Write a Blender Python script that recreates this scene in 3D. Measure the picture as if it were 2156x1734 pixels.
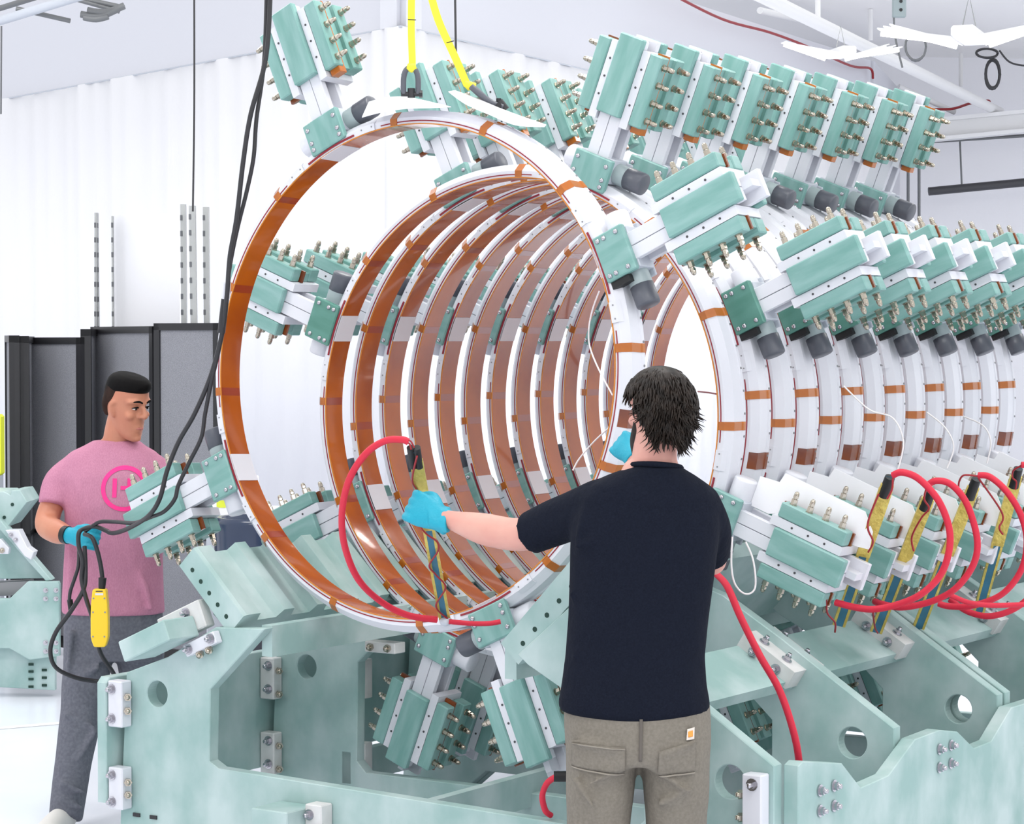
import bpy, bmesh, math, random
from math import sin, cos, pi, radians, atan2, hypot
from mathutils import Vector, Matrix, Quaternion

random.seed(7)
for o in list(bpy.data.objects):
    bpy.data.objects.remove(o, do_unlink=True)
sc = bpy.context.scene
COL = sc.collection

# ------------------------------------------------------------------ camera, light, exposure
W, H, F, PIT, CH = 2156, 1734, 5098.6, -0.03, 1.89
cam_d = bpy.data.cameras.new('camera')
cam_d.sensor_fit = 'HORIZONTAL'; cam_d.sensor_width = 36.0
cam_d.lens = 36.0 * F / W
cam_d.clip_start = 0.1; cam_d.clip_end = 200
cam = bpy.data.objects.new('camera', cam_d)
cam.location = (0, 0, CH); cam.rotation_euler = (pi / 2 + PIT, 0, 0)
COL.objects.link(cam); sc.camera = cam

wd = bpy.data.worlds.new('hall_ambient'); sc.world = wd; wd.use_nodes = True
bg = wd.node_tree.nodes['Background']
bg.inputs['Color'].default_value = (0.95, 0.965, 1.0, 1); bg.inputs['Strength'].default_value = 0.88
sc.view_settings.view_transform = 'Standard'; sc.view_settings.look = 'None'
sc.view_settings.gamma = 1.0; sc.view_settings.exposure = 0.40
sc.view_settings.use_curve_mapping = False
LAMP_W = 24.0      # watts of each hall lamp

# ------------------------------------------------------------------ helpers
def srgb(r, g, b):
    f = lambda c: (c / 255 / 12.92) if c / 255 <= 0.04045 else ((c / 255 + 0.055) / 1.055) ** 2.4
    return (f(r), f(g), f(b), 1.0)

def ray(x, y):
    u = (x - W / 2) / F; v = -(y - H / 2) / F
    c, s = cos(PIT), sin(PIT)
    return Vector((u, c - v * s, s + v * c))

def at(x, y, Y):
    """world point at depth Y that the photograph shows at pixel x, y"""
    d = ray(x, y)
    return Vector((0, 0, CH)) + d * (Y / d.y)

def on_floor(x, y):
    d = ray(x, y)
    return Vector((0, 0, CH)) + d * (-CH / d.z)

def mat(name, col, rough=0.5, metal=0.0, col2=None, nscale=6.0, stretch=(1, 1, 1), bump=0.0, bscale=60.0,
        coat=0.0, coat_rough=0.05, alpha=1.0, emit=None, estr=1.0, trans=0.0, sss=0.0, detail=4.0, ramp=(0.35, 0.7), spec=0.5, sheen=0.0):
    m = bpy.data.materials.new(name); m.use_nodes = True
    nt = m.node_tree; b = nt.nodes['Principled BSDF']
    b.inputs['Base Color'].default_value = srgb(*col)
    b.inputs['Roughness'].default_value = rough
    b.inputs['Metallic'].default_value = metal
    b.inputs['Specular IOR Level'].default_value = spec
    b.inputs['Coat Weight'].default_value = coat
    b.inputs['Coat Roughness'].default_value = coat_rough
    b.inputs['Transmission Weight'].default_value = trans
    b.inputs['Sheen Weight'].default_value = sheen
    if sss:
        b.inputs['Subsurface Weight'].default_value = sss
        b.inputs['Subsurface Radius'].default_value = (0.02, 0.008, 0.004)
        b.inputs['Subsurface Scale'].default_value = 0.4
    b.inputs['Alpha'].default_value = alpha
    if emit:
        b.inputs['Emission Color'].default_value = srgb(*emit)
        b.inputs['Emission Strength'].default_value = estr
    tc = mp = None
    if col2 or bump:
        tc = nt.nodes.new('ShaderNodeTexCoord'); mp = nt.nodes.new('ShaderNodeMapping')
        mp.inputs['Scale'].default_value = stretch
        nt.links.new(tc.outputs['Object'], mp.inputs['Vector'])
    if col2:
        n = nt.nodes.new('ShaderNodeTexNoise'); n.inputs['Scale'].default_value = nscale
        n.inputs['Detail'].default_value = detail
        nt.links.new(mp.outputs['Vector'], n.inputs['Vector'])
        r = nt.nodes.new('ShaderNodeValToRGB')
        r.color_ramp.elements[0].position = ramp[0]; r.color_ramp.elements[1].position = ramp[1]
        r.color_ramp.elements[0].color = srgb(*col); r.color_ramp.elements[1].color = srgb(*col2)
        nt.links.new(n.outputs['Fac'], r.inputs['Fac'])
        nt.links.new(r.outputs['Color'], b.inputs['Base Color'])
    if bump:
        n = nt.nodes.new('ShaderNodeTexNoise'); n.inputs['Scale'].default_value = bscale
        n.inputs['Detail'].default_value = 5
        nt.links.new(mp.outputs['Vector'], n.inputs['Vector'])
        bp = nt.nodes.new('ShaderNodeBump'); bp.inputs['Strength'].default_value = bump
        bp.inputs['Distance'].default_value = 0.02
        nt.links.new(n.outputs['Fac'], bp.inputs['Height'])
        nt.links.new(bp.outputs['Normal'], b.inputs['Normal'])
    return m

M = {}
M['g10'] = mat('green_fibreglass', (114, 160, 153), 0.42, col2=(140, 179, 175), nscale=5, stretch=(1, 1, 5), spec=0.4)
M['g10b'] = mat('cradle_fibreglass', (146, 177, 173), 0.5, col2=(186, 204, 203), nscale=3.2, stretch=(1.3, 1.3, 1), spec=0.3, detail=8, ramp=(0.38, 0.66))
M['white'] = mat('white_plastic', (218, 219, 226), 0.38, spec=0.4)
M['whiteb'] = mat('milky_plastic', (194, 199, 208), 0.45, spec=0.4)
M['bracket'] = mat('dusty_white_plastic', (200, 200, 198), 0.6, col2=(222, 222, 222), nscale=9)
M['liner'] = mat('amber_liner', (150, 64, 0), 0.16, metal=0.0, col2=(202, 104, 0), nscale=2.0, coat=0.6, coat_rough=0.04, bump=0.05, bscale=9, spec=0.4)
M['rim'] = mat('gold_rim', (205, 128, 40), 0.35, metal=0.2)
M['tape'] = mat('amber_tape', (172, 92, 12), 0.25, coat=0.4, col2=(186, 106, 20), nscale=12)
M['slotgrey'] = mat('slot_shadow_grey', (96, 98, 102), 0.7)
M['tape2'] = mat('dark_amber_tape', (98, 42, 22), 0.25, coat=0.5, col2=(140, 66, 14), nscale=8)
M['tapein'] = mat('layered_amber_tape', (150, 52, 12), 0.2, coat=1.0)
M['red'] = mat('dark_red_inlay', (140, 24, 42), 0.45)
M['brass'] = mat('zinc_yellow_steel', (182, 174, 160), 0.2, metal=1.0)
M['steel'] = mat('steel', (188, 186, 192), 0.2, metal=1.0)
M['dullsteel'] = mat('dull_steel', (150, 150, 152), 0.4, metal=0.9)
M['grey'] = mat('grey_pvc', (158, 172, 174), 0.42)
M['dgrey'] = mat('dark_grey_pvc', (86, 89, 98), 0.38)
M['black'] = mat('black_rubber', (22, 22, 24), 0.5)
M['soft_black'] = mat('black_plastic', (38, 38, 42), 0.42)
M['hole'] = mat('bore_shadow', (30, 60, 52), 0.8)
M['redsleeve'] = mat('red_braided_sleeve', (206, 28, 58), 0.55, bump=0.15, bscale=400)
M['redwire'] = mat('thin_red_wire', (150, 24, 34), 0.4)
M['yellow'] = mat('yellow_webbing', (244, 232, 56), 0.6, bump=0.1, bscale=300)
M['pendant'] = mat('yellow_plastic', (246, 204, 40), 0.38)
M['goldfoil'] = mat('gold_foil', (196, 172, 84), 0.3, metal=0.35, col2=(226, 206, 110), nscale=25, bump=0.3, bscale=60)
M['bluestrip'] = mat('blue_strip', (52, 104, 124), 0.4, col2=(60, 120, 150), nscale=14)
M['skinA'] = mat('tan_skin', (196, 134, 106), 0.5, sss=0.1, col2=(186, 116, 92), nscale=9, ramp=(.3, .8))
M['skinB'] = mat('fair_skin', (214, 164, 150), 0.5, sss=0.1, col2=(206, 142, 130), nscale=8, ramp=(.3, .8))
M['hair'] = mat('black_hair', (6, 5, 6), 0.7, col2=(12, 10, 10), nscale=60, spec=0.12)
M['fade'] = mat('cropped_hair', (64, 48, 42), 0.8, col2=(30, 24, 23), nscale=12, ramp=(.35, .65), spec=.1)
M['hairB'] = mat('dark_brown_hair', (20, 14, 11), 0.5, col2=(42, 32, 26), nscale=40, spec=0.3)
M['pink'] = mat('mauve_cotton', (184, 124, 149), 0.9, col2=(196, 136, 160), nscale=160, bump=0.5, bscale=9, stretch=(1.6, 1.6, .7), spec=0.15)
M['logo'] = mat('hot_pink_print', (248, 52, 140), 0.7)
M['navy'] = mat('navy_cotton', (17, 21, 33), 0.95, col2=(22, 27, 40), nscale=200, bump=0.9, bscale=9, spec=0.15)
M['greypants'] = mat('charcoal_trousers', (92, 94, 104), 0.9, col2=(108, 110, 120), nscale=90, bump=0.6, bscale=9)
M['taupe'] = mat('taupe_canvas', (116, 110, 100), 0.9, col2=(128, 122, 112), nscale=120, bump=0.55, bscale=10)
M['seam'] = mat('pale_thread', (146, 139, 128), 0.9)
M['seamd'] = mat('dark_seam', (96, 90, 84), 0.8)
M['glove'] = mat('teal_nitrile', (12, 158, 184), 0.5, bump=0.15, bscale=120)
M['shoe'] = mat('white_shoe', (215, 212, 208), 0.6)
M['fabric'] = mat('grey_partition_fabric', (126, 127, 134), 0.95, col2=(152, 153, 160), nscale=320, bump=0.3, bscale=600, ramp=(.4, .6))
M['frame'] = mat('black_partition_frame', (32, 32, 36), 0.45)
M['sheet'] = mat('white_sheet', (246, 246, 250), 0.3)
M['cable'] = mat('black_cable', (40, 40, 44), 0.45)
M['whitewire'] = mat('white_wire', (232, 228, 228), 0.4)
M['galv'] = mat('galvanised_strut', (168, 170, 170), 0.4, metal=0.5)
M['bin'] = mat('dark_bin', (52, 54, 62), 0.35)
M['bag'] = mat('bin_liner', (44, 56, 80), 0.18)
M['lampwhite'] = mat('white_enamel', (240, 240, 240), 0.4)
M['glow'] = mat('lit_tube', (255, 255, 255), 0.4, emit=(255, 253, 246), estr=14.0)
M['paint'] = mat('white_paint', (238, 238, 238), 0.5)
M['conduit'] = mat('grey_conduit', (120, 122, 124), 0.5, metal=0.3)
M['darkpipe'] = mat('dark_pipe', (70, 70, 74), 0.5)
M['floor'] = mat('white_epoxy_floor', (232, 236, 246), 0.22, col2=(240, 242, 250), nscale=1.2, spec=0.4)
M['curtain'] = mat('white_sheeting', (248, 248, 252), 0.5, bump=0.6, bscale=1.6, stretch=(2.4, 2.4, 0.12), spec=0.3)
M['upper'] = mat('upper_white_board', (216, 217, 224), 0.6)
M['foil'] = mat('white_insulation', (248, 248, 252), 0.4, bump=0.6, bscale=2.5)
M['ceil'] = mat('white_deck', (250, 249, 248), 0.6)
M['eyewhite'] = mat('eye_white', (225, 218, 214), 0.2)
M['iris'] = mat('dark_iris', (30, 20, 16), 0.15)
M['lip'] = mat('lip', (186, 112, 104), 0.45)
M['patch'] = mat('orange_patch', (236, 156, 70), 0.7)
M['patchw'] = mat('pale_patch', (222, 214, 206), 0.7)
M['ink'] = mat('orange_ink', (236, 150, 60), 0.6)
M['bluemark'] = mat('blue_mark', (70, 90, 220), 0.5)

class MB:
    def __init__(s): s.v = []; s.f = []; s.sm = []
    def add(s, vs, fs, smooth=False):
        n = len(s.v); s.v += [tuple(v) for v in vs]
        s.f += [tuple(i + n for i in f) for f in fs]; s.sm += [smooth] * len(fs)
    def box(s, a, b, T=None, ch=0.0):
        x0, y0, z0 = a; x1, y1, z1 = b
        x0, x1 = min(x0, x1), max(x0, x1); y0, y1 = min(y0, y1), max(y0, y1); z0, z1 = min(z0, z1), max(z0, z1)
        if ch <= 0:
            vs = [(x, y, z) for z in (z0, z1) for y in (y0, y1) for x in (x0, x1)]
            fs = [(0, 2, 3, 1), (4, 5, 7, 6), (0, 1, 5, 4), (2, 6, 7, 3), (0, 4, 6, 2), (1, 3, 7, 5)]
        else:
            bm = bmesh.new(); bmesh.ops.create_cube(bm, size=1)
            for v in bm.verts:
                v.co = Vector(((x0 + x1) / 2 + v.co.x * (x1 - x0), (y0 + y1) / 2 + v.co.y * (y1 - y0), (z0 + z1) / 2 + v.co.z * (z1 - z0)))
            bmesh.ops.bevel(bm, geom=bm.edges[:], offset=ch, segments=1, affect='EDGES', profile=0.5)
            bm.verts.index_update()
            vs = [v.co.copy() for v in bm.verts]; fs = [tuple(v.index for v in f.verts) for f in bm.faces]; bm.free()
        if T: vs = [T @ Vector(v) for v in vs]
        s.add(vs, fs); return s
    def cyl(s, p, q, r, seg=16, r2=None, caps=True, smooth=True):
        p = Vector(p); q = Vector(q); d = (q - p)
        z = d.normalized(); x = z.orthogonal().normalized(); y = z.cross(x)
        r2 = r if r2 is None else r2
        vs = []
        for c, rr in ((p, r), (q, r2)):
            for i in range(seg):
                a = 2 * pi * i / seg; vs.append(c + x * (cos(a) * rr) + y * (sin(a) * rr))
        s.add(vs, [(i, (i + 1) % seg, seg + (i + 1) % seg, seg + i) for i in range(seg)], smooth)
        if caps:
            s.add(vs[:seg], [tuple(reversed(range(seg)))]); s.add(vs[seg:], [tuple(range(seg))])
        return s
    def lathe(s, prof, seg=16, T=None, smooth=True):
        """prof: list of (r, z) about local z"""
        vs = []; fs = []
        for r, z in prof:
            for i in range(seg):
                a = 2 * pi * i / seg; vs.append(Vector((r * cos(a), r * sin(a), z)))
        for j in range(len(prof) - 1):
            for i in range(seg):
                k = (i + 1) % seg
                fs.append((j * seg + i, j * seg + k, (j + 1) * seg + k, (j + 1) * seg + i))
        if T: vs = [T @ v for v in vs]
        s.add(vs, fs, smooth); return s
    def tube(s, pts, r, seg=8, smooth=True, flat=None):
        """swept tube through pts; flat=(rx, ry) elliptical"""
        pts = [Vector(p) for p in pts]; n = len(pts)
        t0 = (pts[1] - pts[0]).normalized(); x = t0.orthogonal().normalized()
        vs = []
        for i, p in enumerate(pts):
            t = (pts[min(i + 1, n - 1)] - pts[max(i - 1, 0)]).normalized()
            x = (x - t * x.dot(t))
            x = x.normalized() if x.length > 1e-6 else t.orthogonal().normalized()
            y = t.cross(x)
            rr = r[i] if isinstance(r, (list, tuple)) else r
            for k in range(seg):
                a = 2 * pi * k / seg; vs.append(p + x * (cos(a) * rr) + y * (sin(a) * rr))
        fs = [(i * seg + k, i * seg + (k + 1) % seg, (i + 1) * seg + (k + 1) % seg, (i + 1) * seg + k) for i in range(n - 1) for k in range(seg)]
        s.add(vs, fs, smooth)
        s.add(vs[:seg], [tuple(reversed(range(seg)))]); s.add(vs[-seg:], [tuple(range(seg))])
        return s
    def prism(s, poly, y0, y1, fn=None):
        """closed polygon of (x, z) extruded from y0 to y1"""
        n = len(poly)
        vs = [Vector((x, y0, z)) for x, z in poly] + [Vector((x, y1, z)) for x, z in poly]
        if fn: vs = [fn(v) for v in vs]
        s.add(vs, [tuple(range(n)), tuple(reversed(range(n, 2 * n)))] + [(i, i + n, (i + 1) % n + n, (i + 1) % n) for i in range(n)])
        return s
    def mesh(s, name, m=None, fix=True):
        me = bpy.data.meshes.new(name); me.from_pydata(s.v, [], s.f)
        me.polygons.foreach_set('use_smooth', s.sm)
        if m: me.materials.append(M[m] if isinstance(m, str) else m)
        if fix:
            bm = bmesh.new(); bm.from_mesh(me); bmesh.ops.recalc_face_normals(bm, faces=bm.faces); bm.to_mesh(me); bm.free()
        me.update(); return me
    def build(s, name, m, parent=None, loc=None, fix=True):
        return obj(name, s.mesh(name, m, fix), parent, loc)

def obj(name, data, parent=None, loc=None, rot=None):
    o = bpy.data.objects.new(name, data); COL.objects.link(o)
    if parent is not None: o.parent = parent
    if loc is not None: o.location = loc
    if rot is not None: o.rotation_euler = rot
    return o

def tag(o, label=None, cat=None, group=None, kind=None):
    if label: o['label'] = label
    if cat: o['category'] = cat
    if group: o['group'] = group
    if kind: o['kind'] = kind
    return o

def thing(name, label, cat, loc=(0, 0, 0), rz=0.0, group=None):
    o = bpy.data.objects.new(name, None); COL.objects.link(o)
    o.location = loc; o.rotation_euler = (0, 0, rz); o.empty_display_size = 0.1
    return tag(o, label, cat, group)

def plate_mesh(name, poly, holes, y0, y1, m, bev=0.0):
    """flat plate with round holes: polygon in (x, z), thickness y0..y1"""
    cu = bpy.data.curves.new(name, 'CURVE'); cu.dimensions = '2D'; cu.fill_mode = 'BOTH'
    cu.extrude = max((y1 - y0) / 2 - bev, 1e-4); cu.bevel_depth = bev; cu.bevel_resolution = 0
    if bev: cu.offset = -bev
    loops = [poly] + [[(hx + hr * cos(2 * pi * i / 28), hz + hr * sin(2 * pi * i / 28)) for i in range(28)] for hx, hz, hr in holes]
    for lp in loops:
        sp = cu.splines.new('POLY'); sp.points.add(len(lp) - 1); sp.use_cyclic_u = True
        for p, (x, z) in zip(sp.points, lp): p.co = (x, z, 0, 1)
    o = bpy.data.objects.new(name, cu); COL.objects.link(o)
    dg = bpy.context.evaluated_depsgraph_get()
    me = bpy.data.meshes.new_from_object(o.evaluated_get(dg))
    bpy.data.objects.remove(o, do_unlink=True)
    ym = (y0 + y1) / 2
    for v in me.vertices:
        x, z, d = v.co; v.co = (x, ym - d, z)
    me.materials.clear(); me.materials.append(M[m]); me.name = name
    me.polygons.foreach_set('use_smooth', [False] * len(me.polygons))
    return me

def smooth_path(pts, n=8, closed=False):
    """Catmull-Rom through points"""
    P = [Vector(p) for p in pts]; out = []
    m = len(P)
    for i in range(m - 1):
        a, b, c, d = P[max(i - 1, 0)], P[i], P[i + 1], P[min(i + 2, m - 1)]
        for k in range(n):
            t = k / n
            out.append(0.5 * ((2 * b) + (c - a) * t + (2 * a - 5 * b + 4 * c - d) * t * t + (3 * b - a - 3 * c + d) * t ** 3))
    out.append(P[-1]); return out

def cable(name, pts, r, m, parent=None, seg=8, n=8):
    return MB().tube(smooth_path(pts, n), r, seg).build(name, m, parent)
# ------------------------------------------------------------------ the setting
def quad_wall(name, p, q, z0, z1, m, thick=0.12, folds=0.0, nseg=1):
    """vertical wall from plan point p to q"""
    p = Vector((p[0], p[1], 0)); q = Vector((q[0], q[1], 0)); d = (q - p); L = d.length; d.normalize()
    n = Vector((d.y, -d.x, 0))
    if n.y > 0: n = -n
    mb = MB(); fr = []; bk = []
    for i in range(nseg + 1):
        s = L * i / nseg
        off = folds * (sin(s * 9.0) * 0.5 + sin(s * 23.0 + 1.3) * 0.3 + sin(s * 3.1 + 2) * 0.6) if folds else 0
        c = p + d * s
        fr.append(c + n * off); bk.append(c - n * thick)
    vs = [v + Vector((0, 0, z0)) for v in fr] + [v + Vector((0, 0, z1)) for v in fr] + [v + Vector((0, 0, z0)) for v in bk] + [v + Vector((0, 0, z1)) for v in bk]
    k = nseg + 1; fs = []
    for i in range(nseg):
        fs += [(i, i + 1, k + i + 1, k + i), (2 * k + i, 3 * k + i, 3 * k + i + 1, 2 * k + i + 1), (k + i, k + i + 1, 3 * k + i + 1, 3 * k + i), (i, 2 * k + i, 2 * k + i + 1, i + 1)]
    fs += [(0, k, 3 * k, 2 * k), (nseg, 2 * k + nseg, 3 * k + nseg, k + nseg)]
    mb.add(vs, fs, folds > 0)
    o = mb.build(name, m); return tag(o, kind='structure')

f = MB(); f.box((-12, -3, -0.1), (14, 30, 0)).mesh
tag(f.build('floor', 'floor'), kind='structure')
WC = (-0.594 * 1.18, 13.0 * 1.18); WL = (-5.1 * 1.18, 19.0 * 1.18); WR = (3.0 * 1.18, 20.1 * 1.18)
ZS = CH + 1.67 * 1.18; ZT = CH + 2.31 * 1.18
quad_wall('wall_left', WC, WL, 0, ZS, 'curtain', folds=0.03, nseg=240)
quad_wall('wall_left_upper', (WC[0] + .03, WC[1] + .06), (WL[0] + .03, WL[1] + .06), ZS, 5.6, 'upper')
quad_wall('wall_right', WC, WR, 0, ZS, 'curtain', folds=0.02, nseg=240)
quad_wall('wall_right_upper', (WC[0] - .03, WC[1] + .06), (WR[0] - .03, WR[1] + .06), ZS, ZT, 'upper')
quad_wall('wall_far', (2.0, 26.5), (14.0, 28.0), 0, 5.0, 'foil')
quad_wall('wall_return', (3.54, 23.8), (4.25, 26.6), 0, ZT, 'upper')
tag(MB().box((-2.0, 21.5, 5.0), (14, 30, 5.12)).build('ceiling', 'ceil'), kind='structure')
# floor marking tape
fm = MB(); a = on_floor(-40, 1536); b = on_floor(246, 1512); dv = (b - a).normalized(); nn = Vector((-dv.y, dv.x, 0)) * .035
fm.add([a - nn + Vector((0, 0, .0015)), b - nn + Vector((0, 0, .0015)), b + nn + Vector((0, 0, .0015)), a + nn + Vector((0, 0, .0015))], [(0, 1, 2, 3)])
tag(fm.build('trim_floor_line', 'paint', fix=False), kind='structure')
# seam rail between curtain and upper boards
for nm, A_, B_ in (('trim_seam_left', WC, WL), ('trim_seam_right', WC, WR)):
    tag(MB().tube([Vector((A_[0], A_[1] - .02, ZS)), Vector((B_[0], B_[1] - .02, ZS))], 0.006, 6).build(nm, 'whiteb'), kind='structure')

# --- ceiling steelwork and services at the right
def px_tube(name, pts, r, m, label=None, cat=None, kind=None, seg=8, smooth=True, group=None):
    P = [at(*p) for p in pts]
    if len(P) > 2 and smooth: P = smooth_path(P, 6)
    o = MB().tube(P, r, seg).build(name, m)
    return tag(o, label, cat, group, kind)

px_tube('trim_diagonal_beam', [(1560, -30, 17), (2105, 236, 26)], 0.055, 'paint', kind='structure')
px_tube('trim_thin_beam', [(1600, 22, 21), (1750, 56, 23)], 0.03, 'paint', kind='structure')
px_tube('trim_brace', [(1892, 182, 25.5), (2010, 236, 25.8)], 0.03, 'paint', kind='structure')
px_tube('trim_brace_short', [(1852, 182, 25), (1892, 248, 25.2)], 0.025, 'paint', kind='structure')
bm_ = MB(); p0 = at(1880, 262, 25.6); p1 = at(2640, 190, 25.6)
for zz, hh, dd in ((0, .02, .12), (-.1, .08, .02), (-.2, .02, .12)):
    d_ = p1 - p0
    bm_.add([p0 + Vector((0, -dd, zz - hh)), p1 + Vector((0, -dd, zz - hh)), p1 + Vector((0, dd, zz - hh)), p0 + Vector((0, dd, zz - hh)),
             p0 + Vector((0, -dd, zz + hh)), p1 + Vector((0, -dd, zz + hh)), p1 + Vector((0, dd, zz + hh)), p0 + Vector((0, dd, zz + hh))],
            [(0, 3, 2, 1), (4, 5, 6, 7), (0, 1, 5, 4), (1, 2, 6, 5), (2, 3, 7, 6), (3, 0, 4, 7)])
tag(bm_.build('trim_header_beam', 'paint'), kind='structure')
for i, (ya, yb) in enumerate(((272, 254), (286, 268), (300, 284))):
    px_tube('conduit', [(1930, ya, 25.9), (2590, yb - 26, 25.9)], 0.018 if i else .026, 'conduit',
            ('topmost and thickest', 'middle', 'lowest')[i] + ' grey conduit under the white header beam on the far wall', 'conduit', group='conduits on the far wall')
px_tube('water_pipe', [(1955, 403, 26.0), (2575, 344, 26.0)], 0.045, 'darkpipe', 'thick dark pipe running along the white insulated far wall', 'pipe')
for x, a_, b_ in ((1912, 270, 520), (1935, 270, 520)):
    px_tube('drop_pipe', [(x, a_, 25.7), (x, b_ + 500, 25.7)], 0.016, 'conduit', ('left' if x == 1912 else 'right') + ' of two thin grey pipes dropping down the far wall', 'pipe', group='drop pipes')
px_tube('wall_rod', [(2021, 292, 26), (2025, 390, 26)], 0.01, 'conduit', 'thin rod hanging from conduits down to the dark wall pipe', 'rod')
for x, y0, y1, Y in ((1722, -20, 50, 19), (1833, 20, 85, 22.9), (2023, 112, 182, 26.2)):
    px_tube('hanger_rod', [(x, y0, Y), (x, y1, Y)], 0.022, 'paint', {1722: 'white hanger rod above the diagonal roof beam, leftmost', 1833: 'white hanger rod with dark tip under the ceiling, middle one', 2023: 'white hanger rod near the far wall, right of the others'}[x], 'rod', group='ceiling hanger rods')
px_tube('red_alarm_wire', [(1400, -20, 18.7), (1520, 40, 20), (1620, 68, 21), (1700, 98, 21.8), (1790, 138, 23), (1832, 144, 23.6), (1838, 165, 23.6)], 0.012, 'redwire', 'long red wire pinned along the top of the right white wall', 'wire')
px_tube('red_alarm_wire', [(1843, 202, 23.7), (1866, 213, 24.7), (1890, 224, 26.0), (1910, 229, 25.7), (1980, 230, 25.6), (2010, 228, 25.6), (2045, 217, 25.8), (2080, 212, 25.8), (2083, 218, 25.8)], 0.014, 'redwire', 'slack red wire drooping above the header beam on the far wall', 'wire')
# outlet drop
od = thing('outlet_drop', 'grey outlet box on a cord hanging under the ceiling', 'outlet', at(1893, 14, 20))
p_ = at(1893, 14, 20)
MB().box((-.055, -.03, -.09), (.055, .03, .09), ch=.008).build('box', 'grey', od)
for dz in (.04, -.03): MB().cyl((0.01, -.034, dz), (0.01, -.028, dz), .014, 10).build('socket', 'soft_black', od)
MB().tube(smooth_path([Vector((-.04, 0, .3)), Vector((-.045, 0, 0)), Vector((-.03, 0, -.25)), Vector((.03, 0, -.5))], 6), .008, 6).build('cord', 'conduit', od)
# coiled cables
def coil_cable(name, cx, cy, Y, rx, ry, turns, r, m, label):
    c = at(cx, cy, Y); pts = []
    for i in range(turns * 20 + 1):
        a = 2 * pi * i / 20
        k = 1 + 0.05 * sin(i * .7)
        pts.append(c + Vector((cos(a) * rx * k, 0.02 * sin(i * .37), sin(a) * ry * k)))
    return tag(MB().tube(pts, r, 6).build(name, m), label, 'cable')
coil_cable('cable_coil', 1928, 98, 20, .085, .115, 3, .008, 'conduit', 'pale coiled cable hanging left of the brightest ceiling light')
coil_cable('cable_coil', 2090, 156, 20.5, .06, .12, 4, .012, 'soft_black', 'black coiled cable hanging below the brightest ceiling light')
coil_cable('cable_coil', 2078, 112, 20.4, .09, .04, 2, .010, 'soft_black', 'dark flat cable loop just under the brightest ceiling light')
px_tube('extension_lead', [(2104, 106, 20.4), (2125, 130, 20.4), (2156, 138, 20.4), (2200, 138, 20.4)], .008, 'soft_black', 'dark cord trailing right from beneath the brightest ceiling light', 'cord')

# --- hall lamps: six-tube high bays, wings bent upward
def high_bay(loc, rz, label, group='hall high bay lamps', k=1.0):
    t = thing('ceiling_light', label, 'light', loc, rz, group); t.scale = (k, k, k)
    MB().box((-.1, -.32, .02), (.1, .32, .12), ch=.02).build('driver_box', 'lampwhite', t)
    for sg in (-1, 1):
        for j in range(3):
            T = Matrix.Translation((sg * (.1 + .0), 0, .02)) @ Matrix.Rotation(-sg * radians(9 + 4 * j), 4, 'Y')
            y0 = -.30 + j * .205
            MB().box((0 if sg > 0 else -.62, y0, .0), (.62 if sg > 0 else 0, y0 + .19, .012), T).build('reflector', 'lampwhite', t)
            MB().cyl(T @ Vector((sg * .03, y0 + .095, -.025)), T @ Vector((sg * .6, y0 + .095, -.025)), .022, 10).build('tube', 'glow', t)
    MB().tube([Vector((-.06, 0, .12)), Vector((0, 0, .4)), Vector((.06, 0, .12))], .006, 6).build('hanger', 'galv', t)
    ld = bpy.data.lights.new('lamp', 'AREA'); ld.shape = 'RECTANGLE'; ld.size = 1.2; ld.size_y = .6
    ld.energy = LAMP_W; ld.color = (1.0, 0.985, 0.96)
    l = obj('lamp_glow', ld, t, (0, 0, -.06))
    return t
p_ = at(1770, 122, 17.2); high_bay(p_, radians(12), 'lit ceiling light with spread wings above the right white wall', k=.56)
p_ = at(2040, 92, 16.2); high_bay(p_, radians(-20), 'brightest ceiling light at the upper right, blown out white', k=.8)
# unseen lamps of the same type, added overhead in rows to light the hall
for i, (x, y) in enumerate(((-3.2, 4.0), (0.6, 4.4), (4.2, 4.2), (-3.4, 8.2), (0.4, 8.4), (4.2, 8.6), (-3.0, 11.6), (0.2, 11.8), (3.8, 12.4), (-1.5, 0.5), (2.5, 0.5))):
    high_bay((x, y, 4.75), radians(5 * (i % 3)), 'unseen ceiling light added overhead to light the hall')

# --- far left: cable tray under the roof, hanging cords
tr = thing('cable_tray', 'pale cable tray with crossbars under the roof at upper left', 'tray', at(100, 30, 14.5))
o_ = at(100, 30, 14.5)
for i, (a_, b_) in enumerate((((-60, 62), (240, -30)), ((-60, 36), (200, -44)), ((-60, 10), (150, -54)))):
    MB().tube([at(a_[0], a_[1], 14.2 + i * .25) - o_, at(b_[0], b_[1], 13.6 + i * .25) - o_], .028 if i == 0 else .018, 8).build('rail', ('whiteb', 'conduit', 'galv')[i], tr)
for a_, b_ in (((34, 18), (148, 44)), ((130, -10), (252, 24)), ((160, -6), (262, 16))):
    MB().tube([at(*a_, 14.0) - o_, at(*b_, 14.0) - o_], .014, 6).build('crossbar', 'conduit', tr)
for a_, b_ in (((170, 30), (250, 18)), ((176, 36), (228, 34)), ((184, 22), (262, 12))):
    MB().tube(smooth_path([at(*a_, 13.9) - o_, at((a_[0] + b_[0]) / 2, a_[1] + 4, 13.9) - o_, at(*b_, 13.9) - o_], 5), .02, 6).build('hose', 'conduit', tr)
px_tube('hanging_cord', [(409, -20, 13.4), (409, 230, 13.4), (406, 445, 13.4)], .0055, 'cable', 'thin dark cord hanging straight down the left white wall', 'cord')
px_tube('hanging_cord', [(958, -20, 12.6), (960, 120, 12.6), (962, 290, 12.6)], .006, 'cable', 'thin dark cord hanging behind the right yellow sling', 'cord')
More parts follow.
